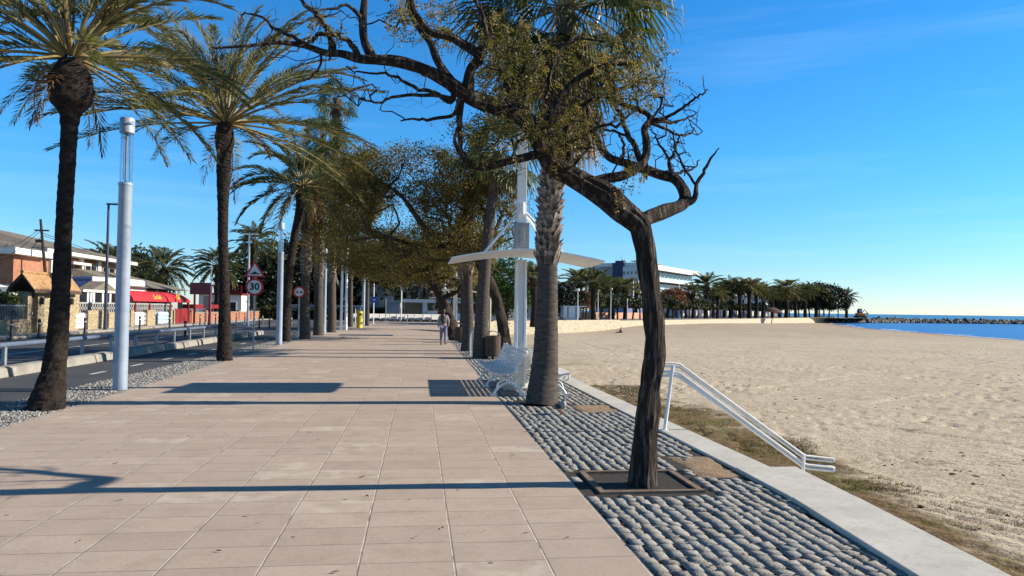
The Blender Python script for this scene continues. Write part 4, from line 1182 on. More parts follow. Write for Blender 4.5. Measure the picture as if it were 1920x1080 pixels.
# ---- twin pole
b0 = G(644, 619)
o = empty('twin_pole', tuple(b0), 'pair of tall slim white poles beyond the third tube lamp', 'mast')
for dx_ in (-.17, .17):
    mb = MB(); mb.tube([(dx_, 0, -.1), (dx_*.8, 0, 9.6)], [.10, .075], 12); mb.build('pole', M['mast'], o, smooth=True)
for z in (2.2, 4.4, 6.6, 9.2): mb = MB(); mb.box(-.15, .15, -.03, .03, z, z+.06); mb.build('crossbar', M['mast'], o)
b0 = G(681, 611.5)
o = empty('mast', tuple(b0), 'blue-grey mast behind the yellow bin', 'mast')
mb = MB(); mb.tube([(0, 0, -.1), (0, 0, 8)], [.13, .11], 10); mb.build('pole', M['lamp'], o, smooth=True)
mb = MB(); mb.tube([(0, 0, 7.9), (0, 0, 8.1)], [.17, .12], 10); mb.build('cap', M['lamp'], o)

# ---- sun shelter mast (canopy + lamp arm)
def shelter():
    o = empty('shelter_mast', (0, 0, 0), 'shelter', 'shelter')
    mb = MB()
    mb.box(-.115, -.065, -.10, .10, -.1, 2.66); mb.box(.065, .115, -.10, .10, -.1, 2.66); mb.box(-.065, .065, -.025, .025, -.1, 2.66)
    mb.box(-.09, .09, -.09, .09, 3.42, 9.0)
    mb.box(-.105, .105, -.105, .105, 3.42, 3.50)
    mb.build('mast', M['mast'], o, bevel=.006)
    mb = MB(); mb.box(-.15, .15, -.13, .13, 2.87, 3.42); mb.box(-.05, .05, -.138, -.13, 3.0, 3.3); mb.build('control_box', M['greybox'], o, bevel=.01)
    # curved canopy plate: section along x, depth along y
    xs = np.linspace(-1.48, 1.54, 33); t_ = .05
    zt = 2.82-.20*(np.abs(xs)/1.5)**1.6
    V = []; Fs = []
    for i, (x, z) in enumerate(zip(xs, zt)):
        e = 1-(abs(x)/1.66)**5*.0
        hd = .98
        th_ = t_+.02*(1-abs(x)/1.66)
        V += [(x, -hd, z), (x, hd, z), (x, hd, z-.03), (x, hd*.6, z-th_), (x, -hd*.6, z-th_), (x, -hd, z-.03)]
        if i:
            a, b = (i-1)*6, i*6
            for k in range(6): Fs.append((a+k, a+(k+1) % 6, b+(k+1) % 6, b+k))
    Fs += [tuple(range(6)), tuple(range(len(V)-6, len(V)))[::-1]]
    mb = MB(); mb.add(V, Fs); mb.build('canopy', M['mast'], o, smooth=True)
    for sx, sy in ((-1, 0), (1, -.5), (1, .5)):
        mb = MB(); mb.tube([(sx*.06, sy*.12, 3.66), (sx*.80, sy*1.1, 2.76)], .028, 8); mb.box(sx*.80-.05, sx*.80+.05, sy*1.1-.03, sy*1.1+.03, 2.74, 2.80)
        mb.build('strut', M['white'], o)
    mb = MB(); mb.tube([(0, -.13, 3.60), (0, -.13, 3.84)], .05, 10); mb.build('strut_hub', M['white'], o)
    # lamp arm higher up
    a = np.linspace(0, 1, 12)
    mb = MB(); mb.tube([(.1+1.55*q, 0, 6.1+1.9*q**2.2) for q in a], np.linspace(.05, .03, 12), 8)
    mb.build('lamp_arm', M['mast'], o)
    mb = MB(); mb.ell((1.75, 0, 8.15), (.26, .12, .07)); mb.build('lamp_head', M['white'], o, smooth=True)
    mb = MB(); mb.box(-.36, .36, -.36, .36, -.1, .03); mb.build('base_plate', M['conc'], o)
    return o
sh = shelter(); used = [False]
SHX, SHY = 2.11, 15.4
place(sh, used, (SHX, SHY, 0), 0, 1, 'near white mast carrying a winged canopy over the benches', 'white canopy masts along the seafront')
place(sh, used, (2.2, 45.0, 0), 0, 1, 'second canopy mast, seen behind the walking person', 'white canopy masts along the seafront')
place(sh, used, (2.5, 72.0, 0), 0, 1, 'third canopy mast, small behind the second canopy', 'white canopy masts along the seafront')
for px, py, hh, lab in [(1187, 523, 168, 'slim canopy mast left of the near tree trunk in front of the hotel'), (1273, 532, 208, 'canopy mast under the right end of the hotel'), (1349, 538, 232, 'canopy mast right of the tallest seafront palm'),
                        (1404, 546, 256, 'canopy mast among the middle seafront palms'), (1447, 551, 292, 'farthest canopy mast before the dark tree mass')]:
    q = AT(px, 590, hh*.95); zt = AT(px, py, hh*.95)[2]
    place(sh, used, (q[0], q[1], 0), -.6, (1.1, 1.1, zt/9.0), lab, 'white canopy masts along the seafront')

# ---- benches
def bench(Lb=3.3):
    """seat faces -x, back toward +x, runs along y from 0 to Lb"""
    o = empty('bench', (0, 0, 0), 'bench', 'bench')
    # profile of seat + back in x,z
    seat = [(-.40+.050*i, .43-.030*math.sin(PI*i/8)) for i in range(9)]
    back = [(.035+.019*i, .455+.042*i) for i in range(9)]
    mb = MB()
    for x, z in seat: mb.box(x-.0195, x+.0195, 0, Lb, z-.011, z+.011)
    mb.build('seat', M['white'], o)
    mb = MB()
    for x, z in back: mb.box(x-.009, x+.009, 0, Lb, z-.0165, z+.0165)
    x, z = back[-1]; mb.tube([(x+.012, 0, z+.034), (x+.012, Lb, z+.034)], .022, 8)
    mb.build('backrest', M['white'], o)
    for y in (.10, Lb*.5, Lb-.10):
        mb = MB()
        def T_(P, rr=.021): mb.tube(catmull([(a, y, b) for a, b in P], 5), rr, 7)
        T_([(-.36, .02), (-.31, .10), (-.22, .19), (-.09, .235), (.04, .19), (.13, .10), (.18, .02)], .027)   # arch between the feet
        T_([(-.42, .415), (-.30, .39), (-.18, .33), (-.05, .27), (.07, .20), (.17, .14)])
        T_([(-.30, .12), (-.26, .24), (-.14, .30), (-.02, .37), (.05, .45), (.12, .62), (.20, .82)])
        T_([(-.40, .40), (-.42, .33), (-.37, .28), (-.31, .31), (-.34, .36)], .015)
        T_([(.20, .82), (.26, .82), (.27, .76), (.22, .74)], .014); T_([(.10, .50), (.19, .44), (.20, .34), (.12, .30), (.08, .36)], .014)
        T_([(.13, .62), (.21, .60), (.22, .52), (.15, .50)], .013)
        mb.box(-.42, -.30, y-.035, y+.035, -.005, .04); mb.box(.13, .25, y-.035, y+.035, -.005, .04)
        mb.box(-.42, .03, y-.015, y+.015, .385, .415)
        mb.build('leg_frame', M['white'], o, smooth=True)
    return o
bn = bench(); used = [False]
place(bn, used, (1.78, 13.85, .01), 0, 1, 'white slatted bench facing the promenade in front of the canopy mast', 'back to back white benches')
q = place(bn, used, (2.44, 17.15, .01), PI, 1, 'white slatted bench facing the sea behind the fan palm', 'back to back white benches')

# ---- litter bin
def litter_bin(x, y, label):
    o = empty('litter_bin', (x, y, 0), label, 'litter bin')
    mb = MB(); n = 26; r = .255
    for k in range(n):
        a = 2*PI*k/n
        ca, sa = math.cos(a), math.sin(a); w = .024
        P_ = [(ca*r-sa*w, sa*r+ca*w), (ca*r+sa*w, sa*r-ca*w), (ca*(r-.018)+sa*w, sa*(r-.018)-ca*w), (ca*(r-.018)-sa*w, sa*(r-.018)+ca*w)]
        mb.prism(P_, .66, 'z', .10)
    mb.build('slats', M['wood'], o)
    mb = MB()
    for z in (.12, .45, .74): mb.tube([(.236*math.cos(a), .236*math.sin(a), z) for a in np.linspace(0, 2*PI, 25)], .012, 5, False)
    mb.cyl((0, 0), .22, .08, .72, 20); mb.cyl((0, 0), .05, -.02, .09, 10)
    mb.build('liner', M['black'], o)
    mb = MB()
    for s in (-.06, .06):
        mb.tube([(.21*math.cos(a), s, .74+.17*math.sin(a)) for a in np.linspace(0, PI, 12)], .013, 6)
    mb.build('hood_hoop', M['steel'], o)
b0 = G(926, 672)
litter_bin(2.45, b0[1]-.2, 'brown slatted litter bin with a hoop on top beside the bench')
b0 = G(862, 641)
litter_bin(2.0, 36.0, 'dark litter bin at the foot of the leaning trunk near the walking person')
# ---- bicycle hoops
def hoop(x, y):
    mb = MB(); P_ = [(-.20, 0, -.02), (-.20, 0, .62)]+[(-.20*math.cos(a), 0, .68+.20*math.sin(a)) for a in np.linspace(.2, PI-.2, 9)]+[(.20, 0, .62), (.20, 0, -.02)]
    mb.tube(P_, .03, 10)
    o = mb.build('bicycle_hoop', M['mast'], None, smooth=True)
    o.location = (x, y, 0)
    return tag(o, 'pale metal bicycle hoop in the row between two palm trunks', 'bicycle rack', 'bicycle hoops between the palms')
for k in range(4): hoop(2.02+.05*k, 26.0+.62*k)

# ---- white handrail down the beach steps
ty = 9.85
A0_ = AT(1238, 681, ty); A1_ = AT(1262, 681, ty); A2_ = AT(1274, 683, ty); B1_ = AT(1504, 851, ty); B2_ = AT(1513, 855, ty); B3_ = AT(1560, 860, ty); BP = G(1246, 808)
o = empty('handrail', (BP[0], BP[1], 0), 'white double tube handrail sloping from the wall down to the sand', 'handrail')
og = (BP[0], BP[1], 0)
def rail(name, dz0, r, gap):
    mb = MB()
    for s in (-1, 1):
        dz = np.array([0, 0, dz0+s*gap/2])
        mb.tube([A0_+dz, A1_+dz, A2_+dz, B1_+dz, B2_+dz, B3_+dz], r, 10)
    for E_, sg in ((A0_, -1), (B3_, 1)):
        e = E_+np.array([0, 0, dz0])
        mb.tube([e+np.array([0, 0, gap/2]), e+np.array([sg*.03, 0, gap*.3]), e+np.array([sg*.03, 0, -gap*.3]), e+np.array([0, 0, -gap/2])], r, 8)
    mb.build(name, M['white'], o, og, True)
rail('top_rail', -.02, .014, .045)
rail('lower_rail', -.145, .020, .052)
tp_ = AT(1262, 685, ty)
mb = MB(); mb.tube([BP, tp_], .024, 12); mb.tube([BP-[0, 0, .0], BP+[0, 0, .02]], .05, 12); mb.build('post', M['white'], o, og, True)
mb = MB(); mb.tube([(B1_[0], ty, -1.5), (B1_[0]+.02, ty, B1_[2]-.0)], .024, 12); mb.build('post', M['white'], o, og, True)

# ---- guard rail on the road
o = empty('guard_rail', (-9.72, 12, 0), 'long blue-grey guard rail on short grey posts along the middle of the road', 'guard rail')
mb = MB(); mb.tube([(-9.72, y, .63) for y in np.arange(12, 46.1, 2)], .062, 12); mb.build('rail', M['railblue'], o, (-9.72, 12, 0), True)
y = 12.9; k = 0
while y < 46:
    mb = MB(); mb.box(-9.76, -9.69, y-.05, y+.05, -.05, .585); mb.build('post', M['steel'], o, (-9.72, 12, 0)); y += 2.07
# ---- kerb blocks
mb = MB()
prof = [(-.24, 0), (-.20, .19), (-.13, .23), (.13, .23), (.20, .19), (.24, 0)]
mb.prism([(a, b) for a, b in prof], 1.85, 'y', 0)
kb = mb.build('kerb_block', M['kerb'], None, bevel=.015)
tag(kb, 'long low concrete kerb block at the foot of the blue-grey guard rail', 'kerb block', 'concrete kerb blocks along the guard rail')
for k in range(16):
    q = kb if k == 0 else kb.copy()
    if k: COL.objects.link(q)
    q.location = (-9.28-.02*(k % 3), 12.2+2.0*k+(.5 if k > 3 else 0)+(1.4 if k > 12 else 0), -.034); q.rotation_euler = (0, 0, .02*math.sin(k*3))
# ---- bollards
def bollard():
    o = empty('bollard', (0, 0, 0), 'b', 'bollard')
    mb = MB(); mb.lathe((0, 0, 0), [(.085, -.02), (.085, .05), (.068, .07), (.062, .60), (.062, .61)], 12); mb.build('shaft', M['black'], o, smooth=True)
    mb = MB(); mb.lathe((0, 0, 0), [(.066, .61), (.066, .68)], 12); mb.build('band', M['white'], o)
    mb = MB(); mb.lathe((0, 0, 0), [(.072, .68), (.072, .78), (.05, .84), (.01, .85)], 12); mb.build('cap', M['black'], o, smooth=True)
    return o
bo = bollard(); used = [False]
for px, py in [(21, 640), (73, 636), (159, 630), (262, 620), (318, 617), (375, 613), (391, 612), (404, 611), (443, 609), (459, 608)]:
    q = PX(px, py, -18.0)
    place(bo, used, (-18.0, q[1], .0), 0, (1, 1, 1.05), 'black bollard with a white band in the row along the far pavement', 'black bollards along the far pavement')
for px, py, lab in [(347, 630, 'black bollard with a white band standing on the road behind the guard rail'), (477, 606, 'black bollard just left of the speed sign post'), (492, 607, 'black bollard just right of the speed sign post'), (505, 614, 'black bollard with a white band left of the second tube lamp'), (546, 611, 'black bollard between the leaning palm and the overtaking sign'), (486, 614, 'pale topped bollard at the far end of the guard rail')]:
    q = G(px, py); place(bo, used, (q[0], q[1], -.03), 0, 1, lab)

# ---- traffic signs
def text_mesh(txt, size, depth=.002, bold=0.0, name='lettering'):
    cu_ = bpy.data.curves.new('txt', 'FONT'); cu_.body = txt; cu_.size = size; cu_.extrude = depth
    cu_.align_x = 'CENTER'; cu_.align_y = 'CENTER'; cu_.offset = bold; cu_.resolution_u = 3
    ob = bpy.data.objects.new('txt', cu_); COL.objects.link(ob)
    bpy.context.view_layer.update()
    dg = bpy.context.evaluated_depsgraph_get()
    me = bpy.data.meshes.new_from_object(ob.evaluated_get(dg))
    bpy.data.objects.remove(ob); bpy.data.curves.remove(cu_)
    me.name = name
    return me
def disc(r, y0, y1, z, n=32, x=0):
    mb = MB(); mb.prism([(x+r*math.cos(a), z+r*math.sin(a)) for a in np.linspace(0, 2*PI, n, endpoint=False)], y1-y0, 'y', y0); return mb
def facing(base, extra=0.): return math.atan2(-base[0], base[1])*1.0+extra
# humps + 30
b0 = G(474.5, 660); Yb = b0[1]
ctr = AT(475, 538, Yb)[2]; K2 = Yb/F*1.0
r30 = 16.0*K2
o = empty('speed_sign', tuple(b0), 'red-ringed round sign reading 30 under a red triangle with a hump', 'traffic sign', rz=.06)
mb = MB(); mb.tube([(0, .035, -.1), (0, .035, ctr+.75)], .03, 10); mb.build('post', M['steel'], o, smooth=True)
s_ = empty('round_panel', (0, 0, 0), None, None); s_.parent = o
disc(r30, -.012, 0, ctr).build('ring', M['signred'], s_)
disc(r30*.76, -.016, -.0125, ctr).build('face', M['signwhite'], s_)
me = text_mesh('30', r30*1.08, .001, .012); tx = link('numerals', me, M['black'], s_); tx.location = (0, -.0185, ctr-.0); tx.rotation_euler = (PI/2, 0, 0)
tz = ctr+r30+.03
s_ = empty('triangle_panel', (0, 0, 0), None, None); s_.parent = o
ht = 31*K2; hw = ht*.60
def tri(k, y0, y1):
    cz = tz+ht/3
    P_ = [(-hw*k, cz-ht/3*k), (hw*k, cz-ht/3*k), (0, cz+ht*2/3*k)]
    return MB().prism(P_, y1-y0, 'y', y0)
tri(1, -.012, 0).build('border', M['signred'], s_); tri(.70, -.016, -.0125).build('face', M['signwhite'], s_)
mb = MB(); zz = tz+ht*.17
mb.prism([(-hw*.45, zz), (hw*.45, zz), (hw*.43, zz+.045), (hw*.2, zz+.045), (hw*.12, zz+.10), (-hw*.12, zz+.10), (-hw*.2, zz+.045), (-hw*.43, zz+.045)], .002, 'y', -.019); mb.build('hump_symbol', M['black'], s_)
# overtaking
b0 = G(559, 637); Yb = b0[1]; ctr = AT(560, 547.5, Yb)[2]; K2 = Yb/F; r_ = 11*K2
o = empty('overtaking_sign', tuple(b0), 'red-ringed round sign with two small cars beside a palm trunk', 'traffic sign', rz=.06)
mb = MB(); mb.tube([(0, .035, -.1), (0, .035, ctr+.2)], .035, 10); mb.build('post', M['steel'], o, smooth=True)
disc(r_, -.012, 0, ctr).build('ring', M['signred'], o); disc(r_*.72, -.016, -.0125, ctr).build('face', M['signwhite'], o)
for sx, m_, nm in ((-.34, 'signred', 'red_car_symbol'), (.34, 'black', 'black_car_symbol')):
    c = sx*r_; w = r_*.23
    mb = MB(); mb.prism([(c-w, ctr-.05), (c+w, ctr-.05), (c+w, ctr+.0), (c+w*.6, ctr+.01), (c+w*.4, ctr+.05), (c-w*.4, ctr+.05), (c-w*.6, ctr+.01), (c-w, ctr)], .002, 'y', -.019); mb.build(nm, M[m_], o)
# blue round
b0 = G(700, 608); Yb = b0[1]; ctr = AT(701, 562, Yb)[2]; K2 = Yb/F; r_ = 5.6*K2
o = empty('blue_sign', tuple(b0), 'round blue sign on a pale post right of the yellow bin', 'traffic sign')
mb = MB(); mb.tube([(0, .05, -.1), (0, .05, ctr+1.6)], .05, 8); mb.build('post', M['white'], o)
disc(r_, -.02, 0, ctr).build('panel', M['blueSign'], o)
mb = MB(); mb.prism([(-r_*.45, ctr-.03), (r_*.2, ctr-.03), (r_*.2, ctr-.11), (r_*.6, ctr+.0), (r_*.2, ctr+.11), (r_*.2, ctr+.03), (-r_*.45, ctr+.03)], .002, 'y', -.025); mb.build('arrow', M['signwhite'], o)
# plain posts and frames at the promenade's end
for px, py, pt, lab in [(723, 607, 560, 'thin pale post with a small frame at the far end of the promenade'), (752, 608, 545, 'pale post with a small square plate at the far end of the promenade'), (764, 608, 590, 'short pale post in front of the white barriers'), (666, 606, 578, 'white post left of the yellow bin')]:
    b0 = G(px, py); zt = AT(px, pt, b0[1])[2]
    o = empty('signpost', tuple(b0), lab, 'post')
    mb = MB(); mb.tube([(0, 0, -.1), (0, 0, zt)], .06 if px == 752 else .04, 8); mb.build('post', M['white'] if px != 723 else M['steel'], o)
    if px == 752:
        mb = MB(); mb.box(-.16, .16, -.03, .0, zt-.05, zt+.35); mb.build('plate', M['greybox'], o)
    if px == 723:
        mb = MB(); mb.box(-.35, .05, -.02, .02, zt-.2, zt-.14); mb.tube([(-.33, 0, zt-.17), (-.33, 0, zt-.6)], .03, 6); mb.build('arm', M['steel'], o)
    if px in (764, 666):
        mb = MB(); mb.cyl((0, 0), .055, zt-.12, zt, 8); mb.build('cap', M['steel'], o)
b0 = G(918, 640)
o = empty('signpost', tuple(b0), 'thin yellowish pole right of the litter bin palm', 'post')
zt = AT(918, 550, b0[1])[2]
mb = MB(); mb.tube([(0, 0, -.3), (0, 0, zt)], .055, 8); mb.build('post', surf('cream_paint', (.62, .54, .36), None, 3, .5, .05), o)
mb = MB(); mb.cyl((0, 0), .08, zt-.1, zt+.05, 8); mb.build('cap', M['steel'], o)
# ---- yellow bin
b0 = G(674, 614.5)
o = empty('yellow_bin', tuple(b0), 'yellow cylindrical post box style bin at the far left of the promenade', 'bin')
hz_ = AT(674, 583, b0[1])[2]
mb = MB(); mb.lathe((0, 0, 0), [(.25, -.02), (.25, .06), (.24, .08), (.24, hz_-.30), (.27, hz_-.28), (.27, hz_-.08), (.22, hz_-.02), (.08, hz_)], 20); mb.build('body', M['yellow'], o, smooth=True)
mb = MB(); mb.box(-.02, .16, -.285, -.25, hz_-.36, hz_-.22); mb.build('slot', M['black'], o)
mb = MB(); mb.ell((.26, -.02, hz_-.27), (.06, .05, .13)); mb.build('handle', M['yellow'], o)
# ---- pigeon
b0 = G(1052, 777)
o = empty('pigeon', (b0[0], b0[1], .0), 'small dark and white pigeon standing on the cobbles', 'bird', rz=.5)
mb = MB()
mb.tube(catmull([(.0, .11, .085), (0, .05, .10), (0, -.02, .13), (0, -.05, .175), (0, -.055, .215), (0, -.07, .235), (0, -.09, .228)], 5), np.interp(np.linspace(0, 1, 31), [0, .2, .45, .62, .8, .93, 1], [.008, .035, .058, .035, .024, .022, .006]), 12)
bd = mb.build('body', M['greybox'], o, smooth=True)
mb = MB(); mb.tube([(0, -.088, .23), (0, -.115, .222)], [.007, .002], 6); mb.build('beak', M['black'], o)
for s in (-1, 1):
    mb = MB(); mb.ell((s*.045, .03, .125), (.018, .085, .038)); mb.build('wing', M['white'] if s > 0 else M['black'], o, smooth=True)
    mb = MB(); mb.tube([(s*.018, .0, .08), (s*.018, -.005, .0)], .005, 5); mb.tube([(s*.018, .01, .006), (s*.02, -.035, .004)], .004, 4); mb.build('leg', M['orange'], o)
mb = MB(); mb.box(-.022, .022, .09, .17, .07, .082); mb.build('tail', M['black'], o)

# ================================================================ PEOPLE
def person(name, loc, rz, joints, edges, label, parts, scale=1.0, skin='skin', root='pelvis'):
    """joints: name -> (x, y, z, r); one continuous skinned body, clothing as separate shells"""
    o = empty(name, loc, label, 'person', rz=rz); o.scale = (scale,)*3
    def skinned(nm, js, es, mat, grow=0., root_=None):
        me = bpy.data.meshes.new(nm); ks = list(js)
        me.from_pydata([js[k][:3] for k in ks], [(ks.index(a), ks.index(b)) for a, b in es], []); me.update()
        ob = bpy.data.objects.new(nm, me); COL.objects.link(ob)
        md = ob.modifiers.new('s', 'SKIN'); md.use_smooth_shade = True
        for i, k in enumerate(ks):
            r = js[k][3]
            r = r if hasattr(r, '__len__') else (r, r)
            me.skin_vertices[0].data[i].radius = (r[0]+grow, r[1]+grow)
            me.skin_vertices[0].data[i].use_root = (k == (root_ or ks[0]))
        sb = ob.modifiers.new('u', 'SUBSURF'); sb.levels = 2; sb.render_levels = 2
        bpy.context.view_layer.update()
        dg = bpy.context.evaluated_depsgraph_get()
        m2 = bpy.data.meshes.new_from_object(ob.evaluated_get(dg))
        bpy.data.objects.remove(ob)
        return link(nm, m2, M[mat], o, True)
    skinned('body', joints, edges, skin, 0, root)
    for nm, ks, es, mat, gr in parts:
        skinned(nm, {k: joints[k] for k in ks}, es, mat, gr)
    return o
J = {'pelvis': (0, 0, .93, (.15, .10)), 'belly': (0, 0, 1.08, (.13, .09)), 'chest': (0, .0, 1.28, (.155, .10)), 'neckb': (0, 0, 1.42, .07), 'neck': (0, .01, 1.49, .05), 'head': (0, .02, 1.58, .085), 'crown': (0, .01, 1.67, .075),
     'lhip': (-.09, 0, .86, .09), 'lknee': (-.10, .10, .50, .062), 'lank': (-.10, .02, .10, .042), 'ltoe': (-.10, .16, .04, .032),
     'rhip': (.09, 0, .86, .09), 'rknee': (.10, -.0, .49, .062), 'rank': (.10, -.22, .13, .042), 'rtoe': (.10, -.10, .03, .032),
     'lsh': (-.18, 0, 1.38, .055), 'lel': (-.24, -.04, 1.12, .042), 'lwr': (-.25, .10, .90, .03), 'lha': (-.25, .14, .83, .028),
     'rsh': (.18, 0, 1.38, .055), 'rel': (.24, .02, 1.12, .042), 'rwr': (.24, .16, .93, .03), 'rha': (.235, .20, .87, .028)}
E_ = [('pelvis', 'belly'), ('belly', 'chest'), ('chest', 'neckb'), ('neckb', 'neck'), ('neck', 'head'), ('head', 'crown'), ('pelvis', 'lhip'), ('lhip', 'lknee'), ('lknee', 'lank'), ('lank', 'ltoe'),
      ('pelvis', 'rhip'), ('rhip', 'rknee'), ('rknee', 'rank'), ('rank', 'rtoe'), ('chest', 'lsh'), ('lsh', 'lel'), ('lel', 'lwr'), ('lwr', 'lha'), ('chest', 'rsh'), ('rsh', 'rel'), ('rel', 'rwr'), ('rwr', 'rha')]
b0 = G(831, 646.5)
trou = ('trousers', ['pelvis', 'lhip', 'lknee', 'lank', 'rhip', 'rknee', 'rank'], [('pelvis', 'lhip'), ('lhip', 'lknee'), ('lknee', 'lank'), ('pelvis', 'rhip'), ('rhip', 'rknee'), ('rknee', 'rank')], 'jeans', .018)
top_ = ('jacket', ['belly', 'pelvis', 'chest', 'neckb', 'lsh', 'lel', 'lwr', 'rsh', 'rel', 'rwr'], [('pelvis', 'belly'), ('belly', 'chest'), ('chest', 'neckb'), ('chest', 'lsh'), ('lsh', 'lel'), ('lel', 'lwr'), ('chest', 'rsh'), ('rsh', 'rel'), ('rel', 'rwr')], 'shirt', .016)
pz = person('person', (b0[0], b0[1], .0), 0, J, E_, 'person in grey-blue trousers and pale top walking away with a dark backpack', [trou, top_], .93)
mb = MB(); mb.ell((0, .0, 1.63), (.095, .11, .11), 12, 8); mb.ell((0, -.07, 1.56), (.07, .05, .10), 10, 6); mb.build('hair', M['hair'], pz, smooth=True)
for s in (-1, 1):
    mb = MB(); P_ = (-.10, .02) if s < 0 else (.10, -.22)
    yy = P_[1]; zz = .045 if s < 0 else .07
    mb.ell((P_[0], yy+.06, zz), (.05, .13, .05), 10, 6); mb.build('shoe', M['black'], pz, smooth=True)
def backpack(p, mat):
    mb = MB(); mb.ell((0, -.17, 1.23), (.15, .10, .22), 12, 8); mb.ell((0, -.25, 1.14), (.10, .05, .10), 10, 6); mb.build('backpack', M[mat], p, smooth=True)
    mb = MB()
    for s in (-1, 1): mb.tube(catmull([(s*.10, -.10, 1.40), (s*.11, .02, 1.45), (s*.11, .12, 1.36), (s*.12, .10, 1.16), (s*.12, -.08, 1.08)], 4), .018, 6)
    mb.build('straps', M[mat], p, smooth=True)
backpack(pz, 'pack')
# distant person in blue near the promenade's end
b0 = G(927, 601)
M['bluecloth'] = surf('blue_cloth', (.03, .04, .16), (.025, .03, .12), 5, .9, .1)
p2 = person('person', (b0[0], b0[1], 0), 2.6, J, E_, 'distant person in dark blue clothes standing right of the palm trunks', [(trou[0], trou[1], trou[2], 'bluecloth', .018), (top_[0], top_[1], top_[2], 'bluecloth', .02)], 1.02)
mb = MB(); mb.ell((0, .0, 1.63), (.095, .11, .11), 12, 8); mb.build('hair', M['hair'], p2, smooth=True)
# person sitting on the sand
J2 = {'pelvis': (0, 0, .14, (.16, .12)), 'belly': (-.05, 0, .30, (.13, .10)), 'chest': (-.0, 0, .50, (.15, .10)), 'neckb': (.06, 0, .63, .07), 'neck': (.08, 0, .70, .05), 'head': (.11, 0, .78, .085), 'crown': (.12, 0, .87, .075),
      'lhip': (-.06, .09, .13, .09), 'lknee': (-.50, .10, .22, .062), 'lank': (-.88, .10, .08, .042), 'ltoe': (-.93, .10, .18, .032),
      'rhip': (-.06, -.09, .13, .09), 'rknee': (-.48, -.10, .30, .062), 'rank': (-.80, -.10, .06, .042), 'rtoe': (-.92, -.10, .07, .032),
      'lsh': (0, .18, .60, .055), 'lel': (.14, .24, .36, .042), 'lwr': (.28, .24, .12, .03), 'lha': (.34, .24, .05, .028),
      'rsh': (0, -.18, .60, .055), 'rel': (.14, -.24, .36, .042), 'rwr': (.28, -.24, .12, .03), 'rha': (.34, -.24, .05, .028)}
q = G(1163, 626, -1.62)
p3 = person('person', (q[0], q[1], -1.66), .2, J2, E_, 'person in dark clothes sitting on the sand at the end of the stone wall', [(trou[0], trou[1], trou[2], 'black', .02), (top_[0], top_[1], top_[2], 'black', .02)], 1.05)
mb = MB(); mb.ell((.12, .0, .84), (.10, .09, .10), 12, 8); mb.build('hair', M['hair'], p3, smooth=True)
# ================================================================ BUILDINGS, LEFT SIDE
def ratio(px): d = ray(px, 575); return d[0]/d[1]
def YX(px, X): return X/ratio(px)
def window_x(o, X, y0, y1, z0, z1, frame='white', nm='window', mull=2):
    """window on a facade that faces +x"""
    og = tuple(o.location)
    mb = MB(); mb.box(X-.02, X+.012, y0, y1, z0, z1); w = mb.build(nm, M['glassdark'], o, og)
    mb = MB(); t_ = .07
    mb.box(X, X+.05, y0-t_, y0, z0-t_, z1+t_); mb.box(X, X+.05, y1, y1+t_, z0-t_, z1+t_); mb.box(X, X+.05, y0, y1, z1, z1+t_); mb.box(X, X+.05, y0, y1, z0-t_, z0)
    for k in range(1, mull): yy = y0+(y1-y0)*k/mull; mb.box(X+.013, X+.045, yy-.03, yy+.03, z0, z1)
    mb.build('frame', M[frame], w, og)
def window_y(o, Yf, x0, x1, z0, z1, frame='white', lattice=False):
    og = tuple(o.location)
    mb = MB(); mb.box(x0, x1, Yf-.012, Yf+.02, z0, z1); w = mb.build('window', M['glassdark'], o, og)
    mb = MB(); t_ = .10
    mb.box(x0-t_, x0, Yf-.05, Yf, z0-t_, z1+t_); mb.box(x1, x1+t_, Yf-.05, Yf, z0-t_, z1+t_); mb.box(x0, x1, Yf-.05, Yf, z1, z1+t_); mb.box(x0, x1, Yf-.05, Yf, z0-t_, z0)
    if lattice:
        n = int((x1-x0)/.22)
        for k in range(1, n): xx = x0+(x1-x0)*k/n; mb.box(xx-.014, xx+.014, Yf-.045, Yf-.02, z0, z1)
        for k in range(1, 6): zz = z0+(z1-z0)*k/6; mb.box(x0, x1, Yf-.048, Yf-.018, zz-.012, zz+.012)
    mb.build('frame', M[frame], w, og)
def hip(mb, x0, x1, y0, y1, ze, zr, inset):
    xm = (x0+x1)/2
    mb.add([(x0, y0, ze), (x1, y0, ze), (x1, y1, ze), (x0, y1, ze), (xm, y0+inset, zr), (xm, y1-inset, zr)],
           [(0, 1, 4), (1, 2, 5, 4), (2, 3, 5), (3, 0, 4, 5), (3, 2, 1, 0)])
# villa
vo = empty('villa', (-34, 70, 0), 'two storey orange brick house with broad grey-brown hipped roof behind the tiled gate porch', 'house')
og = (-34, 70, 0)
ze = 5.35
VY = YX(226, -27.6)
mb = MB(); mb.box(-41.5, -27.6, 58.6, VY, 0, ze-.1); mb.build('wall', M['brick'], vo, og)
mb = MB(); hip(mb, -42.8, -26.4, 57.2, VY+1, ze+.32, 7.7, 6.5); mb.build('roof', M['roof'], vo, og)
mb = MB(); mb.box(-42.7, -26.5, 57.3, VY+.9, ze, ze+.315); mb.build('eaves', M['wallwhite'], vo, og)
xx0, xx1 = AT(8, 500, 58.6)[0], AT(48, 500, 58.6)[0]
z0, z1 = AT(28, 507, 58.6)[2], AT(28, 484, 58.6)[2]
window_y(vo, 58.58, xx0, xx1, z0, z1, 'wallgrey', True)
for pa, pb, a, b in [(157, 177, 516, 492), (112, 122, 516, 494), (190, 212, 514, 496), (136, 146, 516, 496)]:
    y0, y1 = YX(pa, -27.6), YX(pb, -27.6)
    window_x(vo, -27.58, y0, y1, 3.05, 4.85, 'wallwhite')
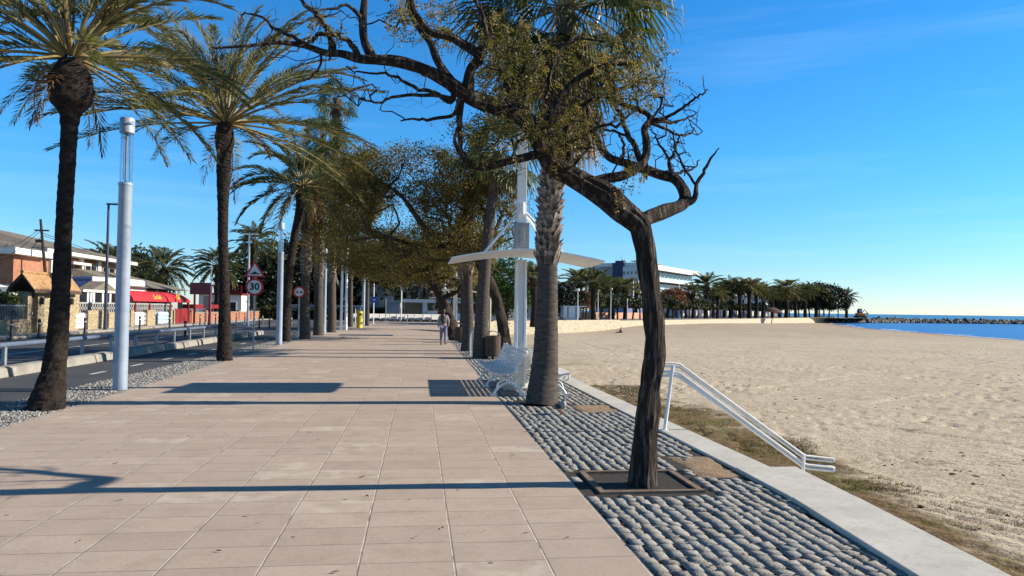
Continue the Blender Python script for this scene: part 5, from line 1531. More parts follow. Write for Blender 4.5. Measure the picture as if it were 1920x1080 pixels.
mb = MB(); y0 = YX(128, -27); mb.box(-27.6, -26.7, y0, y0+3.2, 4.75, 4.95); mb.build('balcony_canopy', M['wallwhite'], vo, og)
for py_ in (95, 150, 183):
    y0 = YX(py_, -27.5); mb = MB(); mb.box(-27.59, -27.4, y0-.3, y0+.3, 0, ze-.02); mb.build('pilaster', M['wallwhite'], vo, og)
mb = MB(); mb.box(-27.4, -26.6, YX(125, -27), YX(215, -27), 2.75, 2.95); mb.build('balcony', M['wallwhite'], vo, og)
mb = MB(); mb.box(-38, -30, 57.5, 58.55, 2.5, 2.8); mb.build('terrace_slab', M['wallgrey'], vo, og)
# small white wing at the left border
o = empty('garden_annex', (-27, 46, 0), 'low white annex with a pale sloping roof edge at the left border behind the ivy', 'annex')
mb = MB(); q0, q1 = AT(-60, 590, 46)[0], AT(22, 590, 46)[0]; mb.box(q0, q1, 46, 50, 0, AT(0, 538, 46)[2]); mb.build('wall', M['wallwhite'], o, (-27, 46, 0))
mb = MB(); zz = AT(10, 530, 46)[2]; mb.add([(q0-.3, 45.5, zz), (q1+.4, 45.5, zz-.8), (q1+.4, 50.5, zz-.8), (q0-.3, 50.5, zz), (q0-.3, 45.5, zz-.25), (q1+.4, 45.5, zz-1.05), (q1+.4, 50.5, zz-1.05), (q0-.3, 50.5, zz-.25)],
    [(0, 1, 2, 3), (4, 7, 6, 5), (0, 4, 5, 1), (1, 5, 6, 2), (2, 6, 7, 3), (3, 7, 4, 0)]); mb.build('roof', M['wallwhite'], o, (-27, 46, 0))
# upper white canopy of a neighbouring roof, far left
o = empty('neighbour_roof', (-28, 52, 0), 'pale projecting roof edge of the neighbouring house at the left border', 'roof')
za, zb = AT(15, 475, 52)[2], AT(15, 463, 52)[2]; q1 = AT(29, 470, 52)[0]
mb = MB(); mb.box(q1-14, q1, 52, 57, za, zb); mb.build('fascia', M['wallwhite'], o, (-28, 52, 0))
mb = MB(); mb.add([(q1-14, 52.05, zb+.01), (q1-.1, 52.05, zb+.01), (q1-.1, 57, zb+.01), (q1-14, 57, zb+.01), (q1-14, 54.5, zb+1.0), (q1-3, 54.5, zb+.8)], [(0, 1, 5, 4), (1, 2, 5), (2, 3, 4, 5), (0, 4, 3)]); mb.build('tiles', M['roof'], o, (-28, 52, 0))
mb = MB(); mb.box(q1-9, q1-.6, 53, 56.6, 0, za); mb.build('wall', M['brick'], o, (-28, 52, 0))

# tiled gate porch
gx = -19.5
o = empty('gate_porch', (-20.3, 43, .09), 'stone gate porch under a small terracotta tiled gable roof', 'gate porch'); og = (-20.3, 43, .09)
Ya, Yb = YX(64, gx), YX(153, gx)
zE = AT(64, 543, Ya)[2]; zR = AT(40, 511, Ya)[2]
xr = AT(41, 511, Ya)[0]; xl = 2*xr-gx-.1
# tile roof with rolled ridges
mb = MB()
n = 22
for k in range(n):
    ya = Ya+(Yb-Ya)*k/n; yb = Ya+(Yb-Ya)*(k+1)/n; ym = (ya+yb)/2
    for (xa, za_), (xb, zb_) in (((gx, zE), (xr, zR)), ((xl, zE), (xr, zR))):
        b = len(mb.v)
        mb.add([(xa, ya, za_), (xa, ym, za_+.075), (xa, yb, za_), (xb, ya, zb_), (xb, ym, zb_+.075), (xb, yb, zb_)], [(0, 1, 4, 3), (1, 2, 5, 4)])
mb.tube([(xr, Ya, zR+.05), (xr, Yb, zR+.05)], .09, 8)
mb.build('roof', M['rooftile'], o, og)
mb = MB(); mb.prism([(gx, zE-.16), (gx, zE-.02), (xr, zR-.02), (xl, zE-.02), (xl, zE-.16), (xr, zR-.20)], Yb-Ya-.1, 'y', Ya+.05); mb.build('roof_boards', M['wood'], o, og)
x0p, x1p = xl+.45, gx-.35
mb = MB()
for pa, pb in ((52, 59), (71, 83), (126, 142)):
    ya, yb = YX(pa, x1p), YX(pb, x1p)
    mb.box(x1p-.5, x1p, ya, yb, .05, zE-.10)
mb.box(x0p, x0p+.4, YX(60, x0p), YX(135, x0p), .05, zE-.1)
mb.build('pillars', M['stone'], o, og)
mb = MB(); ya, yb = YX(59, x1p)+.02, YX(71, x1p)-.02; mb.box(x1p-.3, x1p-.22, ya, yb, .1, 2.2); d_ = mb.build('door', M['wood'], o, og)
mb = MB(); mb.cyl((x1p-.19, yb-.15), .03, 1.05, 1.15, 8); mb.build('handle', M['white'], d_, og)
mb = MB(); ya, yb = YX(84, x1p), YX(125, x1p); mb.box(x1p-.35, x1p-.15, ya, yb, .05, 2.1); mb.build('gate_panel', M['stone'], o, og)
for pp in (75, 131):
    yy = YX(pp, x1p); mb = MB(); mb.cyl((x1p+.12, yy), .09, zE-.75, zE-.4, 8); mb.box(x1p, x1p+.12, yy-.02, yy+.02, zE-.4, zE-.36); mb.build('lantern', M['black'], o, og)
# wall, railing, ivy
o = empty('garden_wall', (-19.9, 38, .09), 'low stone garden wall with a grey railing left of the gate porch', 'garden wall'); og = (-19.9, 38, .09)
ya, yb = 30, YX(53, -19.85); zt = AT(30, 602, YX(30, -19.9))[2]
mb = MB(); mb.box(-20.1, -19.85, ya, yb, .05, zt); mb.box(-20.15, -19.8, ya, yb, zt, zt+.07); mb.build('wall', M['stone'], o, og)
mb = MB(); yy = ya
while yy < yb: mb.box(-20.0, -19.97, yy, yy+.03, zt+.07, zt+.85); yy += .14
mb.box(-20.01, -19.96, ya, yb, zt+.75, zt+.79); mb.build('railing', M['steel'], o, og)
def leafbox(name, x0, x1, y0, y1, z0, z1, n, size, mat, label, cat='hedge', seed=1, soft=.12):
    r_ = np.random.default_rng(seed)
    P = np.c_[x0+(x1-x0)*r_.random(n), y0+(y1-y0)*r_.random(n), z0+(z1-z0)*r_.random(n)**.8]
    # keep near surfaces, bumpy outline
    P[:, 2] += soft*4*fbm(P[:, 0]*1.3+9, P[:, 1]*1.3, 3, seed)*(P[:, 2]-z0)/(z1-z0)
    P[:, 0] += soft*3*fbm(P[:, 1]*1.5, P[:, 2]*1.5, 3, seed+2)
    o_ = quads(name, leafquads(r_, P, size, 1, .01), M[mat])
    mbc = MB(); mbc.box(x0+(x1-x0)*.25, x1-(x1-x0)*.25, y0+.3, y1-.3, z0-.2, z1-(z1-z0)*.25); c_ = mbc.build('stems', M['bark2'], o_)
    return tag(o_, label, cat)
leafbox('ivy', -21.1, -20.05, 31, YX(52, -20.1), .9, AT(30, 549, 40)[2], 9000, .16, 'hedge', 'green ivy mass hanging over the railing left of the gate porch', 'ivy', 3)
leafbox('hedge', -24.5, -21.6, 33, 41, .2, 2.4, 5000, .2, 'hedge', 'dark shrub at the left border behind the ivy', 'shrub', 4)

# restaurant block: white front + end wall with blue shade put into its colour
o = empty('restaurant', (-23, 58, .09), 'white restaurant with an end wall coloured in blue shade and a band of dark windows', 'restaurant'); og = (-23, 58, .09)
RX = -22.0; ya = YX(172, RX); yb = YX(274, RX)
zt = AT(172, 518, ya)[2]; zm = AT(172, 546, ya)[2]
xl_ = AT(130, 530, ya)[0]
mb = MB(); mb.box(xl_-3, RX, ya+.01, yb, 0, zt); mb.build('wall', M['wallwhite'], o, og)
mb = MB(); mb.box(xl_-2.9, RX-.02, ya-.04, ya, zm, zt-.02); mb.build('end_wall', M['bluepaintshade'], o, og)
me = text_mesh('Restaurant', .30, .004, .004); tx = link('lettering', me, M['navy'], o); tx.rotation_euler = (PI/2, 0, 0); tx.location = (AT(152, 525, ya)[0]+23, ya-.06-58, AT(150, 524, ya)[2]-.09)
# porch with a small pediment and glazed front
GX = -21.2
mb = MB(); ga, gb = YX(140, GX), YX(232, GX); mb.box(GX-2.5, GX, ga, gb, 0, zm-.1); gl_ = mb.build('glazed_front', M['glassdark'], o, og)
mb = MB(); yy = ga
for pp in (140, 146, 163, 169, 174, 191, 205, 219, 231):
    yy = YX(pp, GX); mb.box(GX, GX+.06, yy-.14, yy+.14, 0, zm-.1)
mb.box(GX-2.6, GX+.14, ga-.2, gb+.2, zm-.1, zm+.06)
mb.build('frames', M['wallwhite'], gl_, og)
mb = MB(); p0, p1 = YX(176, GX+.2), YX(222, GX+.2); zz0 = zm+.07
mb.prism([(p0, zz0), (p1, zz0), ((p0+p1)/2, zz0+.62)], 1.0, 'x', GX-.9); mb.build('pediment', M['roof'], o, og)
# balustrade
o = empty('balustrade', (-20.6, 55, .09), 'grey pierced balustrade in front of the restaurant windows', 'balustrade'); og = (-20.6, 55, .09)
ya, yb = YX(128, -20.6), YX(322, -20.6); z0, z1 = 1.0, 1.75
mb = MB(); mb.box(-20.75, -20.5, ya, yb, .05, z0); mb.box(-20.72, -20.53, ya, yb, z0, z0+.1); mb.box(-20.72, -20.53, ya, yb, z1-.1, z1)
yy = ya
while yy < yb: mb.box(-20.68, -20.57, yy, yy+.14, z0+.1, z1-.1); yy += .36
mb.box(-20.68, -20.57, ya, yb, (z0+z1)/2-.06, (z0+z1)/2+.06)
mb.build('panel', M['wallgrey'], o, og)
# stone piers and pale blue gates
o = empty('front_wall', (-19.9, 55, .09), 'pale stone piers with slatted blue-white gates in front of the restaurant', 'wall'); og = (-19.9, 55, .09)
for pa, pb in ((126, 141), (166, 197), (205, 222), (246, 252), (277, 292), (321, 329)):
    ya, yb = YX(pa, -19.9), YX(pb, -19.9); mb = MB(); mb.box(-20.25, -19.9, ya, yb, .05, 1.25 if pa != 205 else 1.1); mb.build('pier', M['stone'], o, og)
for pa, pb, mt in ((142, 165, 'wallwhite'), (223, 245, 'conc'), (253, 271, 'wallwhite'), (297, 316, 'bluegate'), (272, 276, 'wallgrey')):
    ya, yb = YX(pa, -20.0), YX(pb, -20.0); mb = MB()
    for z in (.2, .5, .8): mb.box(-20.05, -19.98, ya, yb, z, z+.24)
    mb.box(-20.10, -20.052, ya, yb, .15, 1.1)
    g_ = mb.build('gate', M[mt], o, og)
# second building with grey tile roof and the awning
o = empty('restaurant_annex', (-23, 66, .09), 'low building with a grey tiled roof behind the red awning', 'restaurant'); og = (-23, 66, .09)
ya, yb = YX(236, -21.9), YX(350, -21.9)
mb = MB(); mb.box(-30, -22.2, YX(272, -22.2), yb-.5, 0, 2.7); mb.build('wall', M['wallgrey'], o, og)
z0 = AT(330, 549, yb)[2]
mb = MB(); mb.add([(-21.6, ya, 3.0), (-21.6, yb, 3.0), (-31, yb, 3.0), (-31, ya, 3.0), (-26, ya+1, 4.35), (-26, yb-5, 4.35)], [(0, 1, 5, 4), (1, 2, 5), (2, 3, 4, 5), (3, 0, 4), (3, 2, 1, 0)]); mb.build('roof', M['roof'], o, og)
mb = MB(); mb.box(-24, -22.1, YX(215, -22), YX(275, -22), AT(250, 533, 60)[2], AT(250, 523, 60)[2]); mb.build('parapet', M['wallwhite'], o, og)
for pp in (258, 285, 305, 335): 
    yy = YX(pp, -22.1); mb = MB(); mb.box(-22.19, -22.12, yy, yy+1.2, .9, 2.3); mb.build('window', M['glassdark'], o, og)
o = empty('awning', (-21, 62, 0), 'long red barrel awning with yellow lettering on red posts', 'awning'); og = (-21, 62, 0)
AX = -20.35; ya, yb = YX(250, AX), YX(357, AX)
zb_ = 1.92; zt_ = AT(262, 543, ya)[2]
n = 9
prof = [(AX-1.5*(1-math.cos(a)) , zb_+(zt_-zb_)*math.sin(a)) for a in np.linspace(0, PI/2, n)]
V = []; Fs = []
ysl = np.linspace(0, 1, 20)
for i, s in enumerate(ysl):
    yy = ya+(yb-ya)*s; e = 1-max(0, (s-.92)/.08)**2*.25
    for (x, z) in prof: V.append((x-.0, yy, zb_+(z-zb_)*e))
    for (x, z) in prof: V.append((x-.04, yy, zb_+(z-zb_)*e-.04))
N2 = 2*n
for i in range(len(ysl)-1):
    for k in range(n-1):
        Fs.append((i*N2+k, i*N2+k+1, (i+1)*N2+k+1, (i+1)*N2+k)); Fs.append((i*N2+n+k, (i+1)*N2+n+k, (i+1)*N2+n+k+1, i*N2+n+k+1))
    Fs.append((i*N2, (i+1)*N2, (i+1)*N2+n, i*N2+n))
mb = MB(); mb.add(V, Fs)
mb.prism([(AX-1.5, zb_)]+prof[::-1], .03, 'y', ya-.035) if False else None
mb.add([(AX-1.5, ya, zb_)]+[(x, ya, z) for x, z in prof], [tuple(range(n+1))]); mb.add([(AX-1.5, yb, zb_)]+[(x, yb, zb_+(z-zb_)*.75) for x, z in prof], [tuple(range(n+1))])
aw = mb.build('canvas', M['red'], o, og, True)
for txt, pxm, sz in (('Can Bufa', 296, .62), ):
    me = text_mesh(txt, sz*.8, .003, .004); tx = link('lettering', me, M['gold'], o); tx.rotation_euler = (PI/2-.35, 0, PI/2)
    yc = YX(pxm, AX); tx.location = (AX+.06+21-.12, yc-62, zb_+(zt_-zb_)*.40)
mb = MB(); yc = YX(333, AX)
for k, a in enumerate((-.35, .0, .35)):
    mb.tube(catmull([(AX+.04, yc+a-.15, zb_+.18), (AX+.03, yc+a+.1, zb_+.30), (AX-.0, yc+a-.05, zb_+.46), (AX-.05, yc+a+.12, zb_+.62)], 4), .035, 5)
mb.build('swirl_mark', M['gold'], o, og)
for pp in (252, 279, 318, 352):
    yy = YX(pp, AX-.2); mb = MB(); mb.box(AX-.28, AX-.12, yy, yy+.16, .05, zb_+.1); mb.build('post', M['redpaint'], o, og)
# orange wall + terrace
o = empty('orange_wall', (-20, 75, 0), 'low orange garden wall with piers beyond the red awning', 'wall'); og = (-20, 75, 0)
ya, yb = YX(357, -20), YX(488, -20)
mb = MB(); mb.box(-20.2, -20, ya, yb, 0, .95); mb.build('wall', M['brick'], o, og)
mb = MB(); mb.box(-20.25, -19.95, ya, yb, .95, 1.03); mb.build('coping', M['kerb'], o, og)
for pp in (358, 386, 415, 448, 470, 486): yy = YX(pp, -20); mb = MB(); mb.box(-20.28, -19.92, yy, yy+.45, 0, 1.2); mb.build('pier', M['brick'], o, og)
o = empty('red_gate', (-20, 66, 0), 'dark red solid gate between the stone piers and the orange wall', 'gate'); og = (-20, 66, 0)
mb = MB(); mb.box(-20.1, -20, YX(330, -20), YX(356, -20), .05, 1.35); mb.build('leaf', M['redpaint'], o, og)
o = empty('terrace_awning', (-22, 76, 0), 'dark red terrace canopy frame behind the orange wall', 'canopy'); og = (-22, 76, 0)
mb = MB(); mb.box(-23.2, -21.2, YX(365, -21.2), YX(430, -21.2), 1.35, 1.75); mb.build('valance', M['redpaint'], o, og)
for pp in (366, 398, 428): yy = YX(pp, -21.3); mb = MB(); mb.box(-21.35, -21.25, yy, yy+.12, 0, 1.35); mb.build('post', M['redpaint'], o, og)
# maroon board
o = empty('board', (-20.6, 72, 0), 'blank maroon billboard on posts above the orange wall', 'billboard')
Yq = 66.; xa, xb = AT(356, 540, Yq)[0], AT(395, 540, Yq)[0]; za, zb2 = AT(375, 552, Yq)[2], AT(375, 530, Yq)[2]
og = tuple(o.location)
mb = MB(); mb.box(xa, xb, Yq, Yq+.12, za, zb2); mb.build('panel', M['maroon'], o, og)
for xx in (xa+.35, xb-.1): mb = MB(); mb.box(xx-.07, xx+.07, Yq+.13, Yq+.26, 0, zb2 if xx > xa+1 else za); mb.build('post', M['redpaint'], o, og)
o = empty('menu_panel', (-18.6, 66, 0), 'blank grey upright panel below the maroon billboard', 'sign panel'); og = tuple(o.location)
Yq = 66.5; xa, xb = AT(382, 540, Yq)[0], AT(395, 540, Yq)[0]
mb = MB(); mb.box(xa, xb, Yq, Yq+.06, AT(0, 577, Yq)[2]*0+1.42, AT(388, 555, Yq)[2]); mb.build('panel', M['greybox'], o, og)
mb = MB(); mb.box(xa+.1, xa+.2, Yq+.06, Yq+.12, 0, 1.5); mb.build('post', M['steel'], o, og)
# white building with red railing
o = empty('white_house', (-30, 100, 0), 'white house with a red roof railing behind the second palm', 'house'); og = (-30, 100, 0)
Yq = 98.; xa, xb = AT(372, 590, Yq)[0], AT(452, 590, Yq)[0]
mb = MB(); mb.box(xa, xb, Yq, Yq+8, 0, AT(430, 553, Yq)[2]); mb.build('wall', M['wallwhite'], o, og)
mb = MB(); z_ = AT(430, 553, Yq)[2]; mb.box(xa-.1, xb+.1, Yq-.15, Yq+8.1, z_, z_+.22); xx = xa
while xx < xb: mb.box(xx, xx+.16, Yq-.1, Yq, z_+.22, z_+1.1); xx += .36
mb.box(xa, xb, Yq-.13, Yq+.03, z_+1.1, z_+1.22); mb.build('railing', M['redpaint'], o, og)
for pp in (386, 402, 428): xx = AT(pp, 590, Yq)[0]; window_y(o, Yq-.02, xx, xx+.9, .9, 2.1)

# street lights, utility pole
def streetlight(px, py, ptop, mat, label, head='bar', r=.07):
    b = G(px, py); Yb_ = b[1]; zt = AT(px, ptop, Yb_)[2]
    o = empty('street_light', tuple(b), label, 'street light')
    mb = MB(); mb.tube([(0, 0, -.1), (0, 0, 1.0), (0, 0, zt)], [r*1.5, r*1.2, r*.8], 10); mb.build('pole', M[mat], o, smooth=True)
    mb = MB()
    if head == 'bar': mb.box(-.1, .62, -.09, .09, zt, zt+.10)
    elif head == 'curve': mb.tube([(0, 0, zt), (.05, 0, zt+.6), (.3, 0, zt+1.1), (.8, 0, zt+1.3)], .05, 8); mb.box(.7, 1.25, -.1, .1, zt+1.22, zt+1.34)
    elif head == 'flat': mb.box(-.75, .75, -.12, .12, zt, zt+.10)
    elif head == 'globe': mb.ell((0, 0, zt+.1), (.26, .26, .22)); mb.cyl((0, 0), .3, zt+.2, zt+.26, 12)
    elif head == 'flood':
        mb.box(-.5, .5, -.08, .08, zt-.5, zt-.42); mb.box(-.6, -.3, -.2, .2, zt-.42, zt-.1); mb.box(.3, .6, -.2, .2, zt-.42, zt-.1)
    mb.build('lamp_head', M[mat if head != 'globe' else 'white'], o, smooth=head == 'globe')
    return o
streetlight(197, 621, 384, 'darkblue', 'slim dark blue street light with a short flat arm left of the nearest tube lamp', 'bar', .085)
streetlight(464, 611, 440, 'mast', 'tall thin white street light left of the speed sign', 'flat', .08)
streetlight(394, 608, 505, 'mast', 'pale street light with a curved arm left of the second palm', 'curve', .06)
Yq = 54.; a0 = AT(85, 512, Yq); a1 = AT(76, 411, Yq)
o = empty('utility_pole', (a0[0], a0[1], 0), 'leaning wooden utility pole with cables above the house roof', 'utility pole'); og = tuple(o.location)
mb = MB(); mb.tube([(a0[0]+.1, Yq, 0), tuple(a0), tuple(a1)], [.13, .11, .08], 8); mb.build('pole', M['bark2'], o, og)
for (px, py), (ex, ey, eY) in [((75, 430), (-40, 462, 40)), ((75, 434), (-40, 492, 44)), ((77, 436), (260, 484, 92)), ((77, 440), (260, 490, 92)), ((76, 445), (10, 503, 60))]:
    s_ = AT(px, py, Yq); e_ = AT(ex, ey, eY); m_ = (s_+e_)/2-np.array([0, 0, .5])
    mb = MB(); mb.tube(catmull([s_, m_, e_], 6), .022, 4); mb.build('cable', M['black'], o, og)
mb = MB(); q = AT(75, 452, Yq); mb.box(q[0]-.25, q[0]+.2, Yq-.1, Yq+.1, q[2]-.1, q[2]+.1); q = AT(77, 432, Yq); mb.box(q[0]-.4, q[0]+.5, Yq-.06, Yq+.06, q[2]-.05, q[2]+.05); mb.build('insulators', M['black'], o, og)

# ================================================================ FAR END OF THE PROMENADE
def blob_tree(name, label, H, Rx, Rz, trunk_r, seed, n_cl=60, per=110, leaf=.28, mat='ever', cat='tree', flat=1.0, trunk_mat='bark2'):
    r_ = np.random.default_rng(seed)
    o = empty(name, (0, 0, 0), label, cat)
    zc = H-Rz
    C = []
    while len(C) < n_cl:
        p = r_.standard_normal(3); p /= np.linalg.norm(p); q = p*(.45+.55*r_.random()**.5)
        if q[2] > -.75: C.append(q)
    C = np.array(C)*np.array([Rx, Rx, Rz])+np.array([0, 0, zc])
    g_ = Grow(); g_.limb([np.array([0, 0, -.2]), np.array([.05*Rx, .0, zc*.5]), np.array([0, .05*Rx, max(zc-Rz*.3, .5)])], [trunk_r, trunk_r*.8, trunk_r*.6], 4)
    g_.attract(C, r_, max(.4, Rx*.2), Rx*.03, trunk_r*.12, rmax=trunk_r*.5)
    mb = MB(); g_.mesh(mb, seed, 8, .05); mb.build('trunk', M[trunk_mat], o)
    sp_ = min(Rx, Rz)*.20
    quads('crown', leafquads(r_, C, leaf, per, sp_), M[mat], o)
    return o
def put_tree(proto, used, px, Y, ytop, label, group=None, rz=0, zg=0, H=None, xs=1.0):
    q = AT(px, 590, Y); zt = AT(px, ytop, Y)[2]; s_ = (zt-zg)/H
    return place(proto, used, (q[0], q[1], zg), rz, (s_*xs, s_*xs, s_), label, group)
big = blob_tree('evergreen_tree', 'x', 9, 5.2, 4.4, .35, 71, 70, 120, .55); ub = [False]
for i, (px, Y, yt, lab, xs) in enumerate([(248, 118, 474, 'dark evergreen tree behind the left canary palm', .8), (505, 108, 470, 'dark evergreen tree left of the second tube lamp', 1.1), (560, 112, 452, 'dark evergreen tree behind the leaning date palm', 1.0),
        (620, 118, 440, 'dark evergreen tree behind the fan palm trunks', 1.1), (690, 112, 470, 'dark evergreen tree above the yellow bin', 1.1), (745, 116, 478, 'dark evergreen tree above the pale signposts', 1.0),
        (800, 112, 490, 'dark evergreen tree above the walking person', 1.1), (852, 118, 480, 'dark evergreen tree left of the benches mast', 1.0), (905, 125, 500, 'dark evergreen tree behind the litter bin', 1.0), (212, 125, 478, 'small dark evergreen beside the dark blue street light', .7)]):
    put_tree(big, ub, px, Y, yt, lab, 'dark evergreens behind the promenade', i*1.3, 0, 9, xs)
gt = blob_tree('leafy_tree', 'bright green round tree left of the near canopy mast', 7, 3.6, 3.2, .25, 72, 60, 120, .35, 'green'); u_g = [False]
put_tree(gt, u_g, 948, 82, 486, 'bright green round tree seen just left of the near canopy mast', None, 0, 0, 7, 1.0)
rt_ = blob_tree('round_tree', 'dense dark round tree left of the white cabin', 5, 3.0, 2.4, .22, 73, 60, 120, .28, 'ever'); u_r = [False]
put_tree(rt_, u_r, 1058, 118, 531, 'dense dark round tree right of the fan palm trunk', None, 0, 0, 5, .9)
# hedges
def hedge_at(pa, pb, Y, yt, label, seed, mat='ever', dp=1.6):
    xa, xb = AT(pa, 590, Y)[0], AT(pb, 590, Y)[0]; zt = AT((pa+pb)/2, yt, Y)[2]
    return leafbox('hedge', xa, xb, Y, Y+dp, 0, zt, 5200, .3, mat, label, 'hedge', seed, .2)
hedge_at(486, 538, 98, 577, 'clipped dark hedge behind the speed sign', 31, 'olive')
hedge_at(548, 668, 100, 580, 'long dark hedge behind the palm trunks', 32, 'ever')
hedge_at(672, 760, 104, 580, 'olive hedge behind the white barriers', 33, 'olive', 1.2)
# white barriers
wb = empty('barrier_panel', (0, 0, 0), 'b', 'barrier')
mb = MB(); mb.box(-.95, .95, -.06, .06, .28, .92); mb.build('panel', M['wallwhite'], wb, bevel=.03)
mb = MB(); mb.box(-.8, -.65, -.2, .2, 0, .28); mb.box(.65, .8, -.2, .2, 0, .28); mb.build('feet', M['black'], wb)
uw = [False]
for px in (676, 691, 706, 725, 744, 757, 772, 790, 806, 822): 
    q = AT(px, 600, 91.5); place(wb, uw, (q[0], q[1], 0), .45+.03*math.sin(px), 1, 'white barrier panel on dark feet in the row across the end of the promenade', 'white barrier panels across the end of the promenade')
# kiosk with flat roof
o = empty('kiosk', (2, 96, 0), 'white flat-roofed kiosk at the end of the promenade', 'kiosk'); Yq = 96.; og = (2, 96, 0)
xa, xb = AT(755, 590, Yq)[0], AT(816, 590, Yq)[0]; z0, z1 = AT(780, 567, Yq)[2], AT(780, 561, Yq)[2]
mb = MB(); mb.box(xa, xb, Yq, Yq+3, z0, z1); mb.build('roof', M['wallwhite'], o, og)
mb = MB(); x_ = AT(792, 590, Yq)[0]; mb.box(x_, x_+.6, Yq+.1, Yq+.7, 0, z0); mb.build('pillar', M['wallwhite'], o, og)
for pp in (758, 814): x_ = AT(pp, 590, Yq)[0]; mb = MB(); mb.box(x_-.05, x_+.05, Yq+.1, Yq+.2, 0, z0); mb.build('post', M['steel'], o, og)
mb = MB(); mb.box(xa+.3, xb-.3, Yq+2, Yq+2.1, .6, z0-.1); mb.build('glazing', M['glassdark'], o, og)
mb = MB(); x_ = AT(800, 590, Yq)[0]; mb.box(x_, xb+.2, Yq-.1, Yq+.02, .2, 1.35); mb.build('counter', M['wallwhite'], o, og)
# cafe strip right of the walker
o = empty('cafe', (8, 96, 0), 'low white cafe with a blue-edged roof seen between the palm trunks', 'cafe'); og = (8, 96, 0)
xa, xb = AT(838, 590, Yq)[0], AT(955, 590, Yq)[0]
mb = MB(); mb.box(xa, xb, Yq, Yq+4, 2.35, 2.65); mb.build('roof', M['wallwhite'], o, og)
mb = MB(); mb.box(xa, xb, Yq-.05, Yq-.005, 2.65, 2.9); mb.build('roof_trim', M['bluepaintshade'], o, og)
mb = MB(); mb.box(xa, xb, Yq, Yq+.15, 0, 1.05); mb.build('counter', M['wallwhite'], o, og)
mb = MB(); mb.box(xa, xb, Yq+2, Yq+2.1, 1.05, 2.35); mb.build('glazing', M['glassdark'], o, og)
for pp in (840, 872, 893, 915, 935, 953): x_ = AT(pp, 590, Yq)[0]; mb = MB(); mb.box(x_-.05, x_+.05, Yq+.2, Yq+.3, 1.05, 2.35); mb.build('post', M['white'], o, og)
# houses behind
def house(name, pa, pb, Y, yt, label, mat='wallwhite', wins=(), gable=None, roofmat='roof', dp=8):
    xa, xb = AT(pa, 590, Y)[0], AT(pb, 590, Y)[0]; zt = AT((pa+pb)/2, yt, Y)[2]
    o = empty(name, ((xa+xb)/2, Y, 0), label, 'house'); og = tuple(o.location)
    mb = MB(); mb.box(xa, xb, Y, Y+dp, 0, zt); mb.build('wall', M[mat], o, og)
    if gable:
        zg = AT((pa+pb)/2, gable, Y)[2]
        mb = MB(); mb.prism([(xa-.5, zt-.0), (xb+.5, zt-.0), ((xa+xb)/2, zg)], dp+1, 'y', Y-.4); mb.build('roof', M[roofmat], o, og)
    else:
        mb = MB(); mb.box(xa-.15, xb+.15, Y-.15, Y+dp, zt, zt+.25); mb.build('parapet', M[mat], o, og)
    for (a, b, y1, y0) in wins:
        window_y(o, Y-.02, AT(a, 590, Y)[0], AT(b, 590, Y)[0], AT(a, y0, Y)[2], AT(a, y1, Y)[2], 'wallwhite')
    return o
house('house', 676, 738, 106.5, 553, 'pale gabled house behind the white barriers', 'wallgrey', [(690, 694, 545+12, 570), (712, 722, 560, 574)], 533)
o = house('house', 736, 822, 108, 530, 'salmon piered house above the white kiosk', 'pinkwall', [(745, 749, 540, 560), (757, 768-6, 540, 560), (770, 784, 536, 562), (792, 798, 536, 562)])
house('low_building', 725, 750, 103, 567, 'small grey-blue shed with a flat roof left of the kiosk', 'wallgrey')
house('white_garden_wall', 540, 676, 103, 575, 'white garden wall between the dark trees and the hedge', 'wallgrey', dp=.5)
# apartment block glimpsed right of the near canopy mast
o = house('apartment_block', 978, 1014, 150, 528, 'white apartment block with balconies seen between canopy mast and fan palm', 'wallwhite', [(984, 990, 545, 553), (984, 990, 562, 570), (984, 990, 578, 586)])
for yy in (548, 569, 583):
    xa, xb = AT(995, 590, 150)[0], AT(1016, 590, 150)[0]; z_ = AT(1000, yy, 150)[2]
    mb = MB(); mb.box(xa, xb, 148.4, 149.95, z_-.1, z_+.55); mb.build('balcony', M['stone'], o, tuple(o.location))
house('cream_building', 1040, 1078, 165, 531, 'cream flat-roofed building behind the dark round tree', 'wallwhite')
# small red scooter-like thing at the fan palm
b0 = G(1006, 601)
o = empty('scooter', tuple(b0), 'small red scooter half hidden behind the fan palm trunk', 'scooter')
for s in (-.55, .55):
    mb = MB(); mb.tube([(s+.22*math.cos(a), 0, .24+.22*math.sin(a)) for a in np.linspace(0, 2*PI, 17)], .06, 7); mb.build('wheel', M['black'], o)
mb = MB(); mb.ell((.3, 0, .62), (.45, .2, .22)); mb.ell((-.1, 0, .35), (.35, .16, .08)); mb.ell((-.5, 0, .7), (.12, .22, .38)); mb.build('body', M['red'], o, smooth=True)
mb = MB(); mb.ell((.35, 0, .87), (.36, .16, .07)); mb.build('seat', M['black'], o, smooth=True)
mb = MB(); mb.tube([(-.45, -.3, 1.1), (-.5, 0, 1.12), (-.45, .3, 1.1)], .025, 6); mb.tube([(-.62, 0, .3), (-.48, 0, 1.12)], .03, 6); mb.build('handlebar', M['steel'], o)

